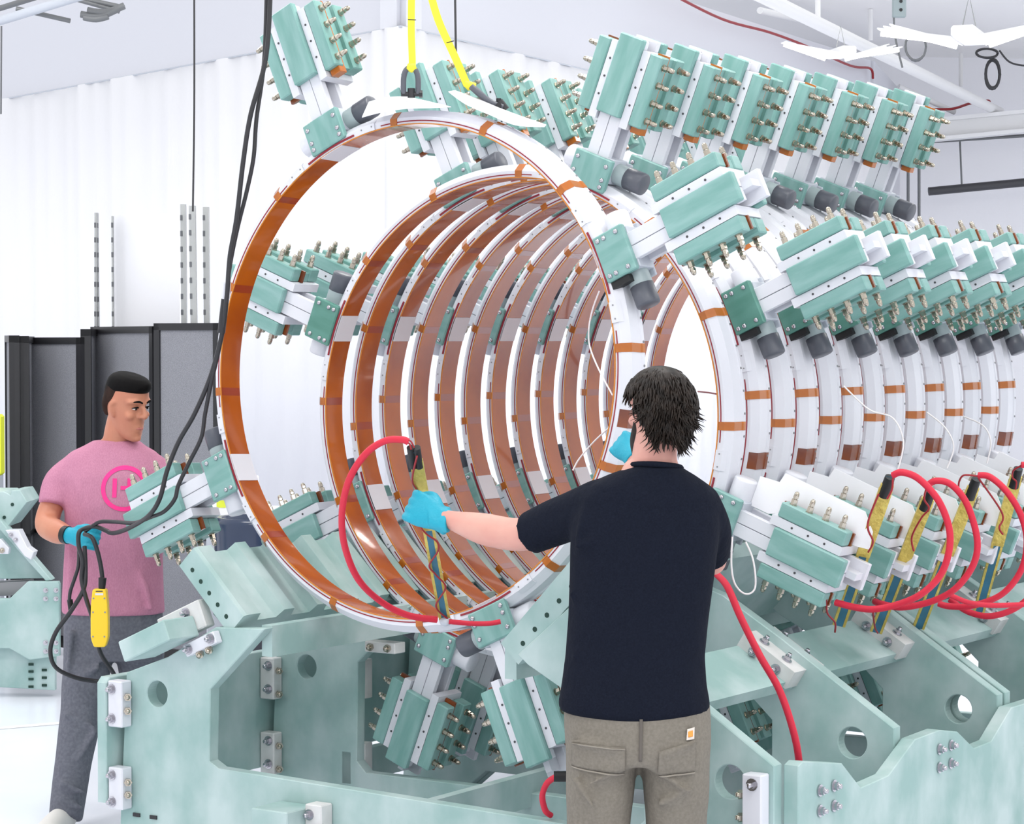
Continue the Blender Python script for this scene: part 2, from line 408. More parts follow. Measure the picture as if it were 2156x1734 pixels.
px_tube('hanging_cord', [(3, 55, 16.5), (2, 240, 16.6)], .006, 'conduit', 'short thin cord down the upper wall at the far left edge', 'cord')

# --- strut posts behind the partition
def strut(x, w, top, Y, lean, label):
    base = on_floor(x + lean, 0 + 714 + CH * F / Y); base.z = 0
    tp = at(x, top, Y)
    t = thing('strut_post', label, 'post', (tp.x, Y, 0), 0, 'strut posts behind the partition')
    hw = w / F * Y / 2; h = tp.z; lx = lean / F * Y
    T = Matrix(((1, 0, lx / h * -1, lx), (0, 1, 0, 0), (0, 0, 1, 0), (0, 0, 0, 1)))
    MB().box((-hw, -.02, 0), (hw, .02, h), T).build('channel', 'galv', t)
    s = MB()
    for i in range(int(h / .09)):
        s.box((-hw - .001, -.024, .05 + i * .09), (-hw + .012, -.019, .08 + i * .09), T)
    tag(s.build('slots', 'slotgrey', t), kind='stuff')
strut(386, 11, 430, 13.9, 4, 'left one of three grey slotted posts behind the partition')
strut(405, 13, 433, 13.8, 10, 'darker middle one of three grey slotted posts behind the partition')
strut(434, 12, 436, 13.9, 4, 'right one of three grey slotted posts behind the partition')
strut(202, 4, 448, 14.8, -5, 'thin slotted post leaning left, behind the partition')
strut(205, 3, 448, 14.85, 5, 'thin slotted post leaning right, behind the partition')
strut(237, 3, 455, 14.8, 1, 'lone thin upright post left of the frosted sheet')
sh_ = MB(); a_ = at(240, 452, 14.9); b_ = at(378, 448, 14.4)
sh_.add([Vector((a_.x, a_.y, 0)), Vector((b_.x, b_.y, 0)), Vector((b_.x, b_.y + .01, 0)), Vector((a_.x, a_.y + .01, 0)), a_, b_, b_ + Vector((0, .01, 0)), a_ + Vector((0, .01, 0))],
        [(0, 1, 5, 4), (1, 2, 6, 5), (2, 3, 7, 6), (3, 0, 4, 7), (4, 5, 6, 7), (0, 3, 2, 1)])
tag(sh_.build('frosted_sheet', 'sheet'), 'tall translucent white sheet standing among the posts behind the partition', 'sheet')

# --- folding partition
pt = thing('folding_partition', 'grey fabric folding partition with black frames behind the man in pink', 'partition', (at(240, 900, 13.8).x, 13.8, 0))
po = Vector((at(240, 900, 13.8).x, 13.8, 0))
def panel(xa, xb, ya, yb, Ya, Yb):
    p = at(xa, ya, Ya); q = at(xb, yb, Yb); zt = (p.z + q.z) / 2
    p = Vector((p.x, p.y, 0)) - po; q = Vector((q.x, q.y, 0)) - po
    d = (q - p).normalized(); n = Vector((d.y, -d.x, 0)); L = (q - p).length
    T = Matrix((( d.x, -n.x, 0, p.x), (d.y, -n.y, 0, p.y), (0, 0, 1, 0), (0, 0, 0, 1)))
    o = MB().box((.03, -.02, .12), (L - .03, .02, zt - .04), T).build('fabric_panel', 'fabric', pt)
    fr = MB(); fr.box((0, -.03, .05), (.045, .03, zt), T); fr.box((L - .045, -.03, .05), (L, .03, zt), T)
    fr.box((0, -.03, zt - .04), (L, .03, zt), T); fr.box((0, -.03, .05), (L, .03, .12), T); fr.box((0, -.032, zt * .38), (L, .022, zt * .38 + .02), T)
    fr.build('panel_frame', 'frame', pt)
    for s_ in (.1, L - .1):
        MB().cyl(T @ Vector((s_, -.02, .03)), T @ Vector((s_, .02, .03)), .03, 10).build('caster', 'black', pt)
panel(20, 30, 706, 706, 14.7, 14.2); panel(30, 40, 707, 707, 14.2, 14.75); panel(40, 50, 707, 707, 14.75, 14.25); panel(50, 62, 708, 708, 14.25, 14.7)
panel(62, 178, 709, 711, 14.7, 14.3); panel(180, 200, 692, 694, 14.3, 14.75); panel(200, 330, 692, 682, 14.7, 13.9); panel(331, 468, 676, 684, 13.9, 13.6)

# --- bin and boxes seen past the left of the hanging coil
bn = thing('waste_bin', 'dark round waste bin with glossy liner behind the hanging coil', 'bin', Vector((at(552, 1100, 12.9).x, 12.9, 0)))
zt = at(552, 1092, 12.9).z
MB().lathe([(0, .0), (.19, 0), (.235, zt - .06), (.25, zt - .05), (.25, zt), (.225, zt), (.2, zt - .1), (0, zt - .1)], 28).build('barrel', 'bin', bn)
lb = MB(); prof = []
for i in range(29):
    pass
MB().lathe([(.252, zt - .2), (.256, zt - .1), (.258, zt - .02), (.25, zt + .012), (.22, zt + .01), (.2, zt - .12)], 23).build('liner_bag', 'bag', bn)
bx = thing('storage_carton', 'white carton with a yellow label stacked beyond the waste bin', 'box', (at(500, 1080, 13.3).x, 13.3, 0))
zc = at(500, 1088, 13.3).z
MB().box((-.16, -.1, 0), (.2, .25, zc), ch=.005).build('pedestal', 'whiteb', bx)
MB().box((-.13, -.12, zc), (.1, .18, zc + .22), ch=.005).build('carton', 'sheet', bx)
MB().box((-.10, -.122, zc + .06), (-.05, -.119, zc + .13)).build('label', mat('lime_label', (226, 236, 70), .6), bx)
MB().box((-.04, -.1, zc), (.24, .2, zc + .05), ch=.004).build('lid', 'white', bx)
ys = thing('yellow_cover', 'yellow upright cover at the far left edge by the partition', 'cover', (at(-2, 900, 13.4).x, 13.4, 0))
MB().box((-.06, -.06, at(0, 1000, 13.4).z), (.02, .06, at(0, 872, 13.4).z), ch=.012).build('cover', mat('lime_yellow', (232, 240, 60), .5), ys)
MB().box((-.05, -.05, 0), (.012, .05, at(0, 1000, 13.4).z)).build('post', 'whiteb', ys)
# ------------------------------------------------------------------ the coil row
R = 0.85; YAW = 0.58569; PITCH = 0.22227 * R
AX = Vector((sin(YAW), cos(YAW), 0)); UX = Vector((cos(YAW), -sin(YAW), 0)); VZ = Vector((0, 0, 1))
CA = Vector((-0.00208 * R, 10.31625 * R, -0.31416 * R + CH))         # centre of the first packed ring
CS = CA + (AX * -0.66455 + UX * -0.06863 + VZ * 0.18556) * R          # centre of the ring on the slings
YAW2 = YAW + 0.02473; TILT2 = -0.04163
RW = 0.100                                                            # axial width of a ring

def ring_mat(k, base):
    if k < 0:
        return Matrix.Translation(CS) @ Matrix.Rotation(-YAW2, 4, 'Z') @ Matrix.Rotation(TILT2, 4, 'X') @ Matrix.Rotation(-radians(base), 4, 'Y')
    return Matrix.Translation(CA + AX * (PITCH * k)) @ Matrix.Rotation(-YAW, 4, 'Z') @ Matrix.Rotation(-radians(base), 4, 'Y')

def arc_strip(prof, a0, a1, seg, mb=None, closed=True):
    """profile of (a, r) swept from angle a0 to a1 (degrees) about the ring axis; every profile edge keeps a sharp crease"""
    mb = mb or MB(); full = abs(a1 - a0) >= 359.9
    n = len(prof)
    for j in range(n if closed else n - 1):
        p, q = prof[j], prof[(j + 1) % n]; vs = []
        m = seg if full else seg + 1
        for i in range(m):
            t = radians(a0 + (a1 - a0) * i / seg)
            vs.append((p[1] * cos(t), p[0], p[1] * sin(t))); vs.append((q[1] * cos(t), q[0], q[1] * sin(t)))
        fs = [(2 * i, 2 * ((i + 1) % m), 2 * ((i + 1) % m) + 1, 2 * i + 1) for i in range(seg)]
        mb.add(vs, fs, True)
    if not full and closed:
        for t in (radians(a0), radians(a1)):
            mb.add([(r * cos(t), a, r * sin(t)) for a, r in prof], [tuple(range(n))])
    return mb

G = {}   # shared meshes
G['shell'] = arc_strip([(0, .8515), (0, .875), (.026, .899), (.082, .899), (.086, .903), (RW, .903), (RW, .8515)], 0, 360, 200).mesh('hoop_shell', 'white')
G['liner'] = arc_strip([(-.0015, .8495), (-.0015, .852), (RW + .001, .852), (RW + .001, .8495)], 0, 360, 200).mesh('liner', 'liner')
G['rim'] = arc_strip([(-.003, .8488), (-.003, .8525), (.0005, .8525), (.0005, .8488)], 0, 360, 200).mesh('liner_rim', 'rim')
G['stripe'] = arc_strip([(-.0016, .8595), (-.0016, .8632), (.001, .8632), (.001, .8595)], 15.5, 74.5, 44).mesh('red_stripe', 'red')
G['stripe_near'] = arc_strip([(-.004, .8585), (-.004, .8648), (.001, .8648), (.001, .8585)], -7.4, 7.4, 14).mesh('red_gasket', 'red')
hw = 0.95
tp = [(-.0022, .8505), (-.0022, .876), (.0255, .9008), (RW * .98, .9008), (RW * .98, .899), (.026, .898), (.0005, .874), (.0005, .8505)]
tp = [(-.0024, .8535), (-.0024, .8758), (.0252, .9006), (.081, .9006), (.085, .9046), (RW, .9046), (RW, .902), (.086, .902), (.081, .898), (.026, .898), (0, .874), (0, .8535)]
G['tape'] = arc_strip(tp, -hw, hw, 4).mesh('tape', 'tape')
G['tapein'] = arc_strip([(.0, .8488), (.0, .8496), (RW, .8496), (RW, .8488)], -hw, hw, 4).mesh('liner_tape', 'tapein')
G['wide'] = arc_strip([(.002, .8772), (.0265, .9012), (.081, .9012), (.084, .9046), (RW, .9046), (RW, .9), (.026, .897), (.004, .876)], -1.9, 1.9, 6).mesh('wide_tape', 'tape2')
G['joint'] = arc_strip([(-.003, .8474), (-.003, .853), (RW + .0015, .853), (RW + .0015, .8474)], -3.5, 3.5, 8).mesh('liner_joint', 'white')
cl = MB(); arc_strip([(-.0055, .8525), (-.0055, .8775), (.012, .8885), (.016, .886), (.002, .866), (.001, .8525)], -2.3, 2.3, 5, cl)
G['clip'] = cl.mesh('clip', 'white')
cs = MB()
for t in (-1.5, 1.5):
    a = radians(t); c = Vector((.867 * cos(a), 0, .867 * sin(a)))
    cs.cyl(c + Vector((0, -.0068, 0)), c + Vector((0, -.005, 0)), .003, 8)
G['clip_screws'] = cs.mesh('clip_screws', 'dullsteel')
es = MB()
for i in range(72):
    a = 2 * pi * (i + .4) / 72; n = Vector((cos(a), 0, sin(a))); c = n * .9 + Vector((0, .093, 0))
    es.cyl(c + n * .001, c + n * .0055, .0042, 6)
G['edge_screws'] = es.mesh('edge_screws', 'dullsteel')

# terminal arm: local x = radial, y = axial, z = tangential
def hexcyl(mb, z0, z1, r): mb.cyl((0, 0, z0), (0, 0, z1), r, 6, smooth=False)
b = MB(); b.cyl((0, 0, 0), (0, 0, .003), .0135, 12); hexcyl(b, .003, .021, .0115); b.cyl((0, 0, .019), (0, 0, .026), .0068, 10)
hexcyl(b, .025, .034, .0098); b.lathe([(.0092, .034), (.0088, .040), (.0066, .0455), (.003, .048), (0, .0485)], 10)
G['bolt'] = b.mesh('bolt', 'brass')
s = MB(); s.lathe([(.0088, 0), (.0086, .003), (.006, .0062), (.0025, .0072), (0, .0074)], 12)
G['screw'] = s.mesh('screw', 'steel')
for nm_, rw_, rf_ in (('stem', 1.452, 1.462), ('stem_s', 1.415, 1.422)):
    st = MB()
    st.box((.95, .010, -.046), (1.415, .034, -.0012), ch=.0015); st.box((.95, .010, .0012), (1.415, .034, .046), ch=.0015)
    st.box((.95, .034, -.012), (rw_, .086, .012)); st.box((.93, .086, -.048), (rf_, .108, .048), ch=.002)
    G[nm_] = st.mesh('terminal_arm', 'white')
G['mount'] = MB().box((.866, -.012, -.08), (.986, .012, .08), ch=.004).mesh('mount_plate', 'g10')
G['mount_d'] = MB().box((.866, -.012, -.08), (.986, .012, .08), ch=.004).mesh('mount_plate', mat('dark_green_fibreglass', (76, 130, 116), 0.4, col2=(94, 146, 134), nscale=5, stretch=(1, 1, 4)))
hs = MB(); hs.box((.90, .012, -.072), (.99, .105, .072), ch=.003); hs.box((.905, .10, -.095), (.985, .112, .095), ch=.003)
G['housing'] = hs.mesh('housing', 'whiteb')
G['pipe'] = MB().cyl((.942, .062, -.06), (.942, .062, -.135), .0385, 24).mesh('stub_pipe', 'grey')
G['cap'] = MB().lathe([(0, -.19), (.034, -.19), (.039, -.187), (.0402, -.182), (.0402, -.118), (.038, -.117)], 28, T=Matrix.Translation((.942, .062, 0))).mesh('pipe_cap', 'dgrey')
G['sleeve'] = MB().lathe([(.042, .06), (.042, .135), (.038, .14), (0, .14)], 24, T=Matrix.Translation((.942, .062, 0))).mesh('white_sleeve', 'white')
G['gasket'] = MB().box((.872, .0, -.104), (.944, .03, -.081)).mesh('rubber_block', 'black')
G['fplate'] = MB().box((1.135, -.018, -.05), (1.42, .010, .05), ch=.004).mesh('front_plate', 'g10')
G['bplate'] = MB().box((1.135, .128, -.05), (1.42, .160, .05), ch=.004).mesh('back_plate', 'g10')
sp = MB(); sp.prism([(1.105, .052), (1.115, .0515), (1.385, .0515), (1.385, .084), (1.115, .084), (1.105, .083)], .0, .15)
G['spacer'] = sp.mesh('spacer_strip', 'white')
sp = MB(); sp.prism([(1.105, -.052), (1.115, -.0515), (1.385, -.0515), (1.385, -.084), (1.115, -.084), (1.105, -.083)], .0, .15)
G['spacer2'] = sp.mesh('spacer_strip', 'white')
for sg, sfx in ((1, ''), (-1, '2')):
    G['barf' + sfx] = MB().box((1.125, -.004, sg * .086), (1.385, .045, sg * .138), ch=.004).mesh('side_bar', 'g10')
    G['barb' + sfx] = MB().box((1.125, .102, sg * .086), (1.385, .155, sg * .138), ch=.004).mesh('side_bar', 'g10')
    G['fill' + sfx] = MB().box((1.13, .056, sg * .086), (1.38, .102, sg * .120)).mesh('filler_bar', 'g10')
    kp = MB().box((1.112, .0455, sg * .086), (1.391, .0555, sg * .132))
    G['kap' + sfx] = kp.mesh('amber_wrap', 'tape2')
    kp.box((1.102, .018, sg * .09), (1.126, .056, sg * .134), ch=.002)
    G['kapt' + sfx] = kp.mesh('amber_wrap', 'tape')
ss = MB()
for z in (-.068, .068):
    for r_ in (1.19, 1.255, 1.32): ss.cyl((r_, -.0018, z), (r_, .001, z), .0042, 8)
G['strip_screws'] = ss.mesh('strip_screws', 'darkpipe')

def make_arm(coil, ang, gasket=False, dark=False, tab=False):
    o = obj('terminal_arm', G['stem_s' if tab else 'stem'], coil, rot=(0, -radians(ang), 0))
    obj('mount_plate', G['mount_d' if dark else 'mount'], o)
    for z, rs in ((.062, (.885, .91, .96)), (-.062, (.885, .91, .96))):
        for r_ in rs: obj('screw', G['screw'], o, (r_, -.012, z), (pi / 2, 0, 0))
    for k in ('housing', 'pipe', 'cap', 'sleeve', 'fplate', 'bplate', 'spacer', 'spacer2', 'barf', 'barb', 'barf2', 'barb2', 'kap', 'kapt2' if tab else 'kap2', 'fill', 'fill2'):
        obj(G[k].name.split('.')[0], G[k], o)
    if gasket: obj('rubber_block', G['gasket'], o)
    tag(obj('strip_screws', G['strip_screws'], o), kind='stuff')
    for y in (.02, .129):
        for i in range(4):
            obj('bolt', G['bolt'], o, (1.157 + .0645 * i, y, .138))
            obj('bolt', G['bolt'], o, (1.157 + .0645 * i, y, -.138), (pi, 0, 0))
    return o

ORD = ['second', 'third', 'fourth', 'fifth', 'sixth', 'seventh', 'eighth', 'ninth', 'tenth', 'eleventh', 'twelfth', 'thirteenth']
def make_coil(k):
    base = 24.7 if k < 0 else (68.7 if k % 2 == 0 else 24.0)
    if k < 0: lab = 'lone white coil ring hung on yellow slings ahead of the packed row'
    elif k == 0: lab = 'first coil ring of the packed row, nearest behind the hanging ring'
    elif k == 13: lab = 'last coil ring at the far right end of the packed row'
    else: lab = ORD[k - 1] + ' coil ring from the front in the packed row'
    c = thing('coil_ring', lab, 'coil', group='coil rings in the cradle row')
    c.matrix_world = ring_mat(k, base)
    obj('hoop_shell', G['shell'], c); obj('liner', G['liner'], c); obj('liner_rim', G['rim'], c)
    tag(obj('edge_screws', G['edge_screws'], c), kind='stuff')
    for q in range(4):
        obj('red_stripe', G['stripe'], c, rot=(0, -radians(90 * q), 0))
        obj('red_gasket', G['stripe_near'], c, rot=(0, -radians(90 * q), 0))
        obj('liner_joint', G['joint'], c, rot=(0, -radians(90 * q), 0))
        for d in (-11.5, 11.5):
            cl = obj('clip', G['clip'], c, rot=(0, -radians(90 * q + d), 0))
            tag(obj('clip_screws', G['clip_screws'], cl), kind='stuff')
        for d in (-19.3, 19.3, 45):
            t = obj('tape', G['tape'], c, rot=(0, -radians(90 * q + d), 0)); obj('liner_tape', G['tapein'], t)
        make_arm(c, 90 * q, tab=45 < (base + 90 * q) % 360 < 135, gasket=(base < 45 and q == 0), dark=(k >= 1 and q == 0 and base < 45) or (k == 0 and q == 1) or (k > 0 and q == 3 and base > 45))
    if base < 45: obj('wide_tape', G['wide'], c, rot=(0, -radians(-34.2), 0))
    return c
for k in range(-1, 14): make_coil(k)
# ------------------------------------------------------------------ the cradle under the coil row
CB = Vector((CA.x, CA.y, 0))
cr = thing('support_cradle', 'large pale green fibreglass cradle carrying the row of coil rings', 'cradle', CB, -YAW)
ZC = CA.z                       # local z of the ring axis
def Z(p): return [(x, z + ZC) for x, z in p]
FR = [(-1.12, -1.60), (-1.078, -.925), (-.882, -.855), (-.66, -.735), (-.44, -.727), (-.685, -.954), (-.691, -1.207), (-.649, -1.228),
      (1.02, -1.27), (1.07, -1.22), (1.07, -1.02), (1.0, -.955), (.64, -.77), (.60, -.74), (.79, -.58), (.88, -.608), (1.10, -.738), (1.52, -1.008), (1.52, -1.60),
      (1.24, -1.60), (1.12, -1.5), (-.70, -1.5), (-.82, -1.60)]
fm_ = plate_mesh('frame_panel', Z(FR), [(-.932, -.99 + ZC, .047), (1.37, -1.07 + ZC, .052)], 0, .05, 'g10b', .003)
FR2 = [(x, -1.37) if (x, z) in ((-.649, -1.228), (1.02, -1.27)) else (x, z) for x, z in FR]
FR2 = [(x, -1.33) if (x, z) in ((-.691, -1.207), (1.07, -1.22)) else (x, z) for x, z in FR2]
fm2_ = plate_mesh('frame_panel', Z(FR2), [(-.932, -.99 + ZC, .047), (1.37, -1.07 + ZC, .052)], 0, .05, 'g10b', .003)
for a in (-.87, -.02, .86, .93, 1.76, 2.6):
    obj('frame_panel', fm_ if a < -.5 else fm2_, cr, (0, a, 0))
bolt_m = MB(); bolt_m.cyl((0, 0, 0), (0, 0, .004), .019, 12); bolt_m.cyl((0, 0, .004), (0, 0, .016), .013, 6, smooth=False); bolt_m.lathe([(.008, .016), (.008, .026), (.006, .028), (0, .028)], 10)
G['cbolt'] = bolt_m.mesh('bolt', 'steel')
nut_m = MB(); nut_m.cyl((0, 0, 0), (0, 0, .014), .0145, 6, smooth=False); nut_m.lathe([(.008, .014), (.008, .022), (0, .023)], 10)
G['cnut'] = nut_m.mesh('nut', 'brass')
def bolt_at(parent, p, d, m='cbolt'):
    o = obj('bolt' if m == 'cbolt' else 'nut', G[m], parent, p)
    o.rotation_mode = 'QUATERNION'; o.rotation_quaternion = Vector((0, 0, 1)).rotation_difference(Vector(d)); return o

# grooved saddles
def saddle(th, t0, t1, name, r_top=.866, r_groove=.9045, r_base=.965):
    prof = [(-.86, r_base), (-.86, r_top + .006), (-.845, r_top)]
    for k in range(-4, 14):
        c = k * PITCH + RW / 2
        prof += [(c - .066, r_top), (c - .052, r_groove), (c + .052, r_groove), (c + .066, r_top)]
    e = 13 * PITCH + .14
    prof += [(e, r_top), (e, r_base)]
    c_, s_ = cos(radians(th)), sin(radians(th)); mb = MB(); n = len(prof)
    vs = [Vector((r * c_ - t * s_, a, r * s_ + t * c_ + ZC)) for t in (t0, t1) for a, r in prof]
    mb.add(vs, [tuple(range(n)), tuple(reversed(range(n, 2 * n)))] + [(i, i + n, (i + 1) % n + n, (i + 1) % n) for i in range(n)])
    o = mb.build(name, 'g10b', cr)
    for i in range(5):
        t = t0 + (t1 - t0) * (.16 + .17 * i) ; r = .93
        p = Vector((r * c_ - t * s_, -.861, r * s_ + t * c_ + ZC))
        MB().cyl(p, p + Vector((0, .012, 0)), .0085, 12).build('bore', 'hole', o)
    return o
sL = saddle(-135, -.215, .105, 'saddle')
sR = saddle(-43.5, -.15, .24, 'saddle')
# rails under the saddles
def bar(name, p, q, a0, a1, th, m='g10b', parent=None):
    """plank between section points p, q (x, z) with thickness th, from a0 to a1 along the row"""
    p = Vector((p[0], 0, p[1] + ZC)); q = Vector((q[0], 0, q[1] + ZC)); d = (q - p).normalized(); n = Vector((d.z, 0, -d.x))
    vs = [v + Vector((0, a, 0)) for a in (a0, a1) for v in (p, q, q + n * th, p + n * th)]
    return MB().add(vs, [(0, 1, 2, 3), (4, 7, 6, 5), (0, 4, 5, 1), (1, 5, 6, 2), (2, 6, 7, 3), (3, 7, 4, 0)]) or None
def plank(name, p, q, a0, a1, th, m='g10b', parent=None):
    mb = MB(); p = Vector((p[0], 0, p[1] + ZC)); q = Vector((q[0], 0, q[1] + ZC)); d = (q - p).normalized(); n = Vector((d.z, 0, -d.x))
    vs = [v + Vector((0, a, 0)) for a in (a0, a1) for v in (p, q, q + n * th, p + n * th)]
    mb.add(vs, [(0, 1, 2, 3), (4, 7, 6, 5), (0, 4, 5, 1), (1, 5, 6, 2), (2, 6, 7, 3), (3, 7, 4, 0)])
    return mb.build(name, m, parent or cr)
plank('saddle_rail', (-.452, -.722), (-.452, -.83), -.815, 2.6, .045)
plank('saddle_rail', (.56, -.73), (.56, -.83), -.815, 2.6, .045)
plank('saddle_web', (-.70, -.66), (-.60, -.74), -.80, 2.6, .05)
# sloping cross planks on the right between frames, held by angle brackets
for a0, a1 in ((-.82, -.02), (.03, .86), (.98, 1.76), (1.81, 2.6)):
    plank('cross_plank', (.985, -.765), (1.165, -.875), a0, a1, .042)
    for e, sg in ((a0, 1), (a1, -1)):
        if e < -.5: continue
        br = MB(); y0, y1 = (e, e + .085 * sg)
        p = Vector((1.0, 0, -.735 + ZC)); q = Vector((1.19, 0, -.855 + ZC)); n = Vector((.535, 0, .845)) * .018; n2 = Vector((.535, 0, .845)) * -.05
        vs = [v + Vector((0, yy, 0)) for yy in (min(y0, y1), max(y0, y1)) for v in (p + n, q + n, q + n2, p + n2)]
        br.add(vs, [(0, 1, 2, 3), (4, 7, 6, 5), (0, 4, 5, 1), (1, 5, 6, 2), (2, 6, 7, 3), (3, 7, 4, 0)])
        bo = br.build('angle_bracket', 'bracket', cr)
        for f_ in (.28, .72):
            c_ = p.lerp(q, f_)
            bolt_at(bo, c_ + n + Vector((0, (y0 + y1) / 2, 0)), (.535, 0, .845))
            bolt_at(bo, c_ + n2 * .3 + Vector((0, y1, 0)), (0, sg, 0))
# right side panel with scalloped top edge
T_ = [(-.82, -1.50), (-.82, -1.01), (-.79, -1.0), (-.52, -1.045), (-.385, -1.142), (-.18, -1.134), (.025, -1.046), (.228, -1.042), (.376, -1.068), (.52, -1.145), (.675, -1.142), (.855, -1.047), (1.22, -1.05),
      (1.37, -1.145), (1.53, -1.142), (1.70, -1.047), (2.0, -1.05), (2.15, -1.145), (2.3, -1.142), (2.45, -1.047), (2.7, -1.05), (2.7, -1.50)]
spm = plate_mesh('side_panel', Z(T_), [], 0, .05, 'g10b', .003)
sp_ = obj('side_panel', spm, cr, (1.575, 0, 0), (0, 0, pi / 2))
for a_ in (-.63, .265, 1.12, 1.95):
    for da in (-.048, .048):
        for dz in (0, -.062):
            bolt_at(cr, (1.576, a_ + da, -1.105 + dz + ZC), (1, 0, 0))
# left side panel
T2 = [(-.93, -1.39), (-.93, -.96), (-.91, -.94), (2.5, -.94), (2.5, -1.39)]
spm2 = plate_mesh('side_panel', Z(T2), [], 0, .045, 'g10b', .003)
obj('side_panel', spm2, cr, (-1.12, 0, 0), (0, 0, pi / 2))
# corner brackets on the front frame
for z0, z1 in ((-1.115, -.95), (-1.41, -1.26)):
    o = MB().box((-1.118, -.925, z0 + ZC), (-1.05, -.872, z1 + ZC), ch=.004).build('angle_bracket', 'white', cr)
    for f_ in (.18, .82):
        bolt_at(o, (-1.098, -.925, z0 + (z1 - z0) * f_ + ZC), (0, -1, 0))
    for f_ in (.36, .66):
        bolt_at(o, (-1.045, -.90, z0 + (z1 - z0) * f_ + ZC), (.7, -.7, 0), 'cnut')
o = MB().box((1.44, -.925, -1.24 + ZC), (1.505, -.872, -1.03 + ZC), ch=.004).build('angle_bracket', 'white', cr)
for f_ in (.14, .86): bolt_at(o, (1.475, -.925, -1.24 + .21 * f_ + ZC), (0, -1, 0))
for f_ in (.35, .68): bolt_at(o, (1.43, -.90, -1.24 + .21 * f_ + ZC), (-.7, -.7, 0), 'cnut')
# stop block clamped to the front frame under the left saddle
d_ = Vector((.30, 0, .13)).normalized(); n_ = Vector((-d_.z, 0, d_.x))
Tb = Matrix(((d_.x, 0, n_.x, -.94), (0, 1, 0, -.872), (d_.z, 0, n_.z, -.86 + ZC), (0, 0, 0, 1)))
sb = MB().box((.0, -.16, .0), (.23, .0, .075), Tb, ch=.004).build('stop_block', 'g10b', cr)
wb = MB().box((.06, .0, .02), (.27, .05, .12), Tb, ch=.004).build('angle_bracket', 'bracket', cr)
bolt_at(wb, Tb @ Vector((.2, .0, .095)), (0, -1, 0))
wb = MB().box((.17, -.035, -.055), (.32, .0, -.012), Tb, ch=.003).build('angle_bracket', 'white', cr)
for x_ in (.19, .30): bolt_at(wb, Tb @ Vector((x_, -.035, -.033)), (0, -1, 0))
for x_ in (.225, .27): bolt_at(wb, Tb @ Vector((x_, -.02, -.06)), (-n_.x * .6, -.8, -n_.z * .6), 'cnut')
# foot block on the lower beam
o = MB().box((-.37, -1.03, -1.5 + ZC), (-.215, -.872, -1.31 + ZC), ch=.004).build('foot_block', 'g10b', cr)
o = MB().box((-.215, -.935, -1.5 + ZC), (-.145, -.872, -1.295 + ZC), ch=.004).build('angle_bracket', 'bracket', cr)
bolt_at(o, (-.195, -.935, -1.33 + ZC), (0, -1, 0)); bolt_at(o, (-.155, -.92, -1.37 + ZC), (.6, -.8, 0), 'cnut')
for x_ in (-1.03, -.95): MB().box((x_ - .016, -.875, -1.438 + ZC), (x_ + .016, -.868, -1.425 + ZC)).build('slot', 'soft_black', cr)
# inner diagonal floor rail and brackets seen through the front opening
plank('inner_rail', (-.72, -1.30), (-.72, -1.42), -.02, 2.6, .04)
plank('inner_rail', (.1, -1.30), (.1, -1.42), -.82, 2.6, .04)
for z0 in (-.98, -1.30):
    o = MB().box((-.735, .03, z0 - .12 + ZC), (-.69, .08, z0 + .03 + ZC), ch=.003).build('angle_bracket', 'bracket', cr)
for X0 in (-1.12, -1.06):
    pass
for X_, Z_ in ((-.70, -1.0), (-.70, -1.08), (-.70, -1.32), (-.70, -1.40)):
    pass
for z0 in (-.99, -1.28):
    o = MB().box((-1.118, -.075, z0 - .13 + ZC), (-1.05, -.022, z0 + .03 + ZC), ch=.004).build('angle_bracket', 'bracket', cr)
    for f_ in (.0, -.09): bolt_at(o, (-1.075, -.075, z0 + f_ + ZC), (0, -1, 0)); bolt_at(o, (-1.045, -.05, z0 - .02 + f_ + ZC), (.8, -.6, 0), 'cnut')
o = MB().box((-.60, -.09, -.90 + ZC), (-.46, -.022, -.86 + ZC), ch=.003).build('angle_bracket', 'bracket', cr)
for x_ in (-.57, -.49): bolt_at(o, (x_, -.09, -.88 + ZC), (0, -1, 0), 'cnut')

# ------------------------------------------------------------------ the second cradle at the far left
YC = 12.75
lc = thing('support_cradle', 'distant empty pale green cradle at the left edge behind the man in pink', 'cradle', (at(0, 1400, YC).x, YC, 0))
lo = Vector((at(0, 1400, YC).x, YC, 0))
def lp(x, y, Y=YC):
    p = at(x, y, Y) - lo; return (p.x, p.z)
def lplate(name, pts, y0, y1, m='g10b'):
    return obj(name, plate_mesh(name, [lp(*p) for p in pts], [], y0, y1, m, .003), lc)
sp3 = lplate('side_panel', [(-60, 1258), (24, 1258), (62, 1222), (126, 1222), (128, 1228), (128, 1378), (66, 1386), (24, 1362), (-60, 1362)], -.05, 0)
for x in (100, 122):
    for y in (1240, 1258, 1350, 1368):
        p = lp(x, y); o = bolt_at(sp3, (p[0], -.052, p[1]), (0, -1, 0)); o.scale = (.7, .7, .7)
leg = lplate('leg_panel', [(-60, 1364), (24, 1362), (66, 1384), (114, 1384), (114, 1454), (-60, 1444)], .02, .07)
sl = MB()
for i, (x, y) in enumerate(((64, 1399), (64, 1414), (64, 1430), (64, 1446), (92, 1411), (92, 1427), (92, 1443))):
    p = lp(x, y); sl.box((p[0] - .013, .012, p[1] - .006), (p[0] + .013, .021, p[1] + .006))
tag(sl.build('slots', 'hole', lc), kind='stuff')
lplate('slope_panel', [(-60, 1030), (0, 1098), (104, 1220), (-60, 1222)], .08, .13)
lplate('slope_rail', [(-60, 1018), (0, 1092), (110, 1220), (98, 1222), (-8, 1104), (-60, 1046)], -.02, .085)
sd = lplate('saddle_head', [(-40, 1036), (4, 1036), (18, 1043), (20, 1034), (38, 1033), (53, 1058), (12, 1110), (-12, 1096), (-40, 1080)], .05, .4)
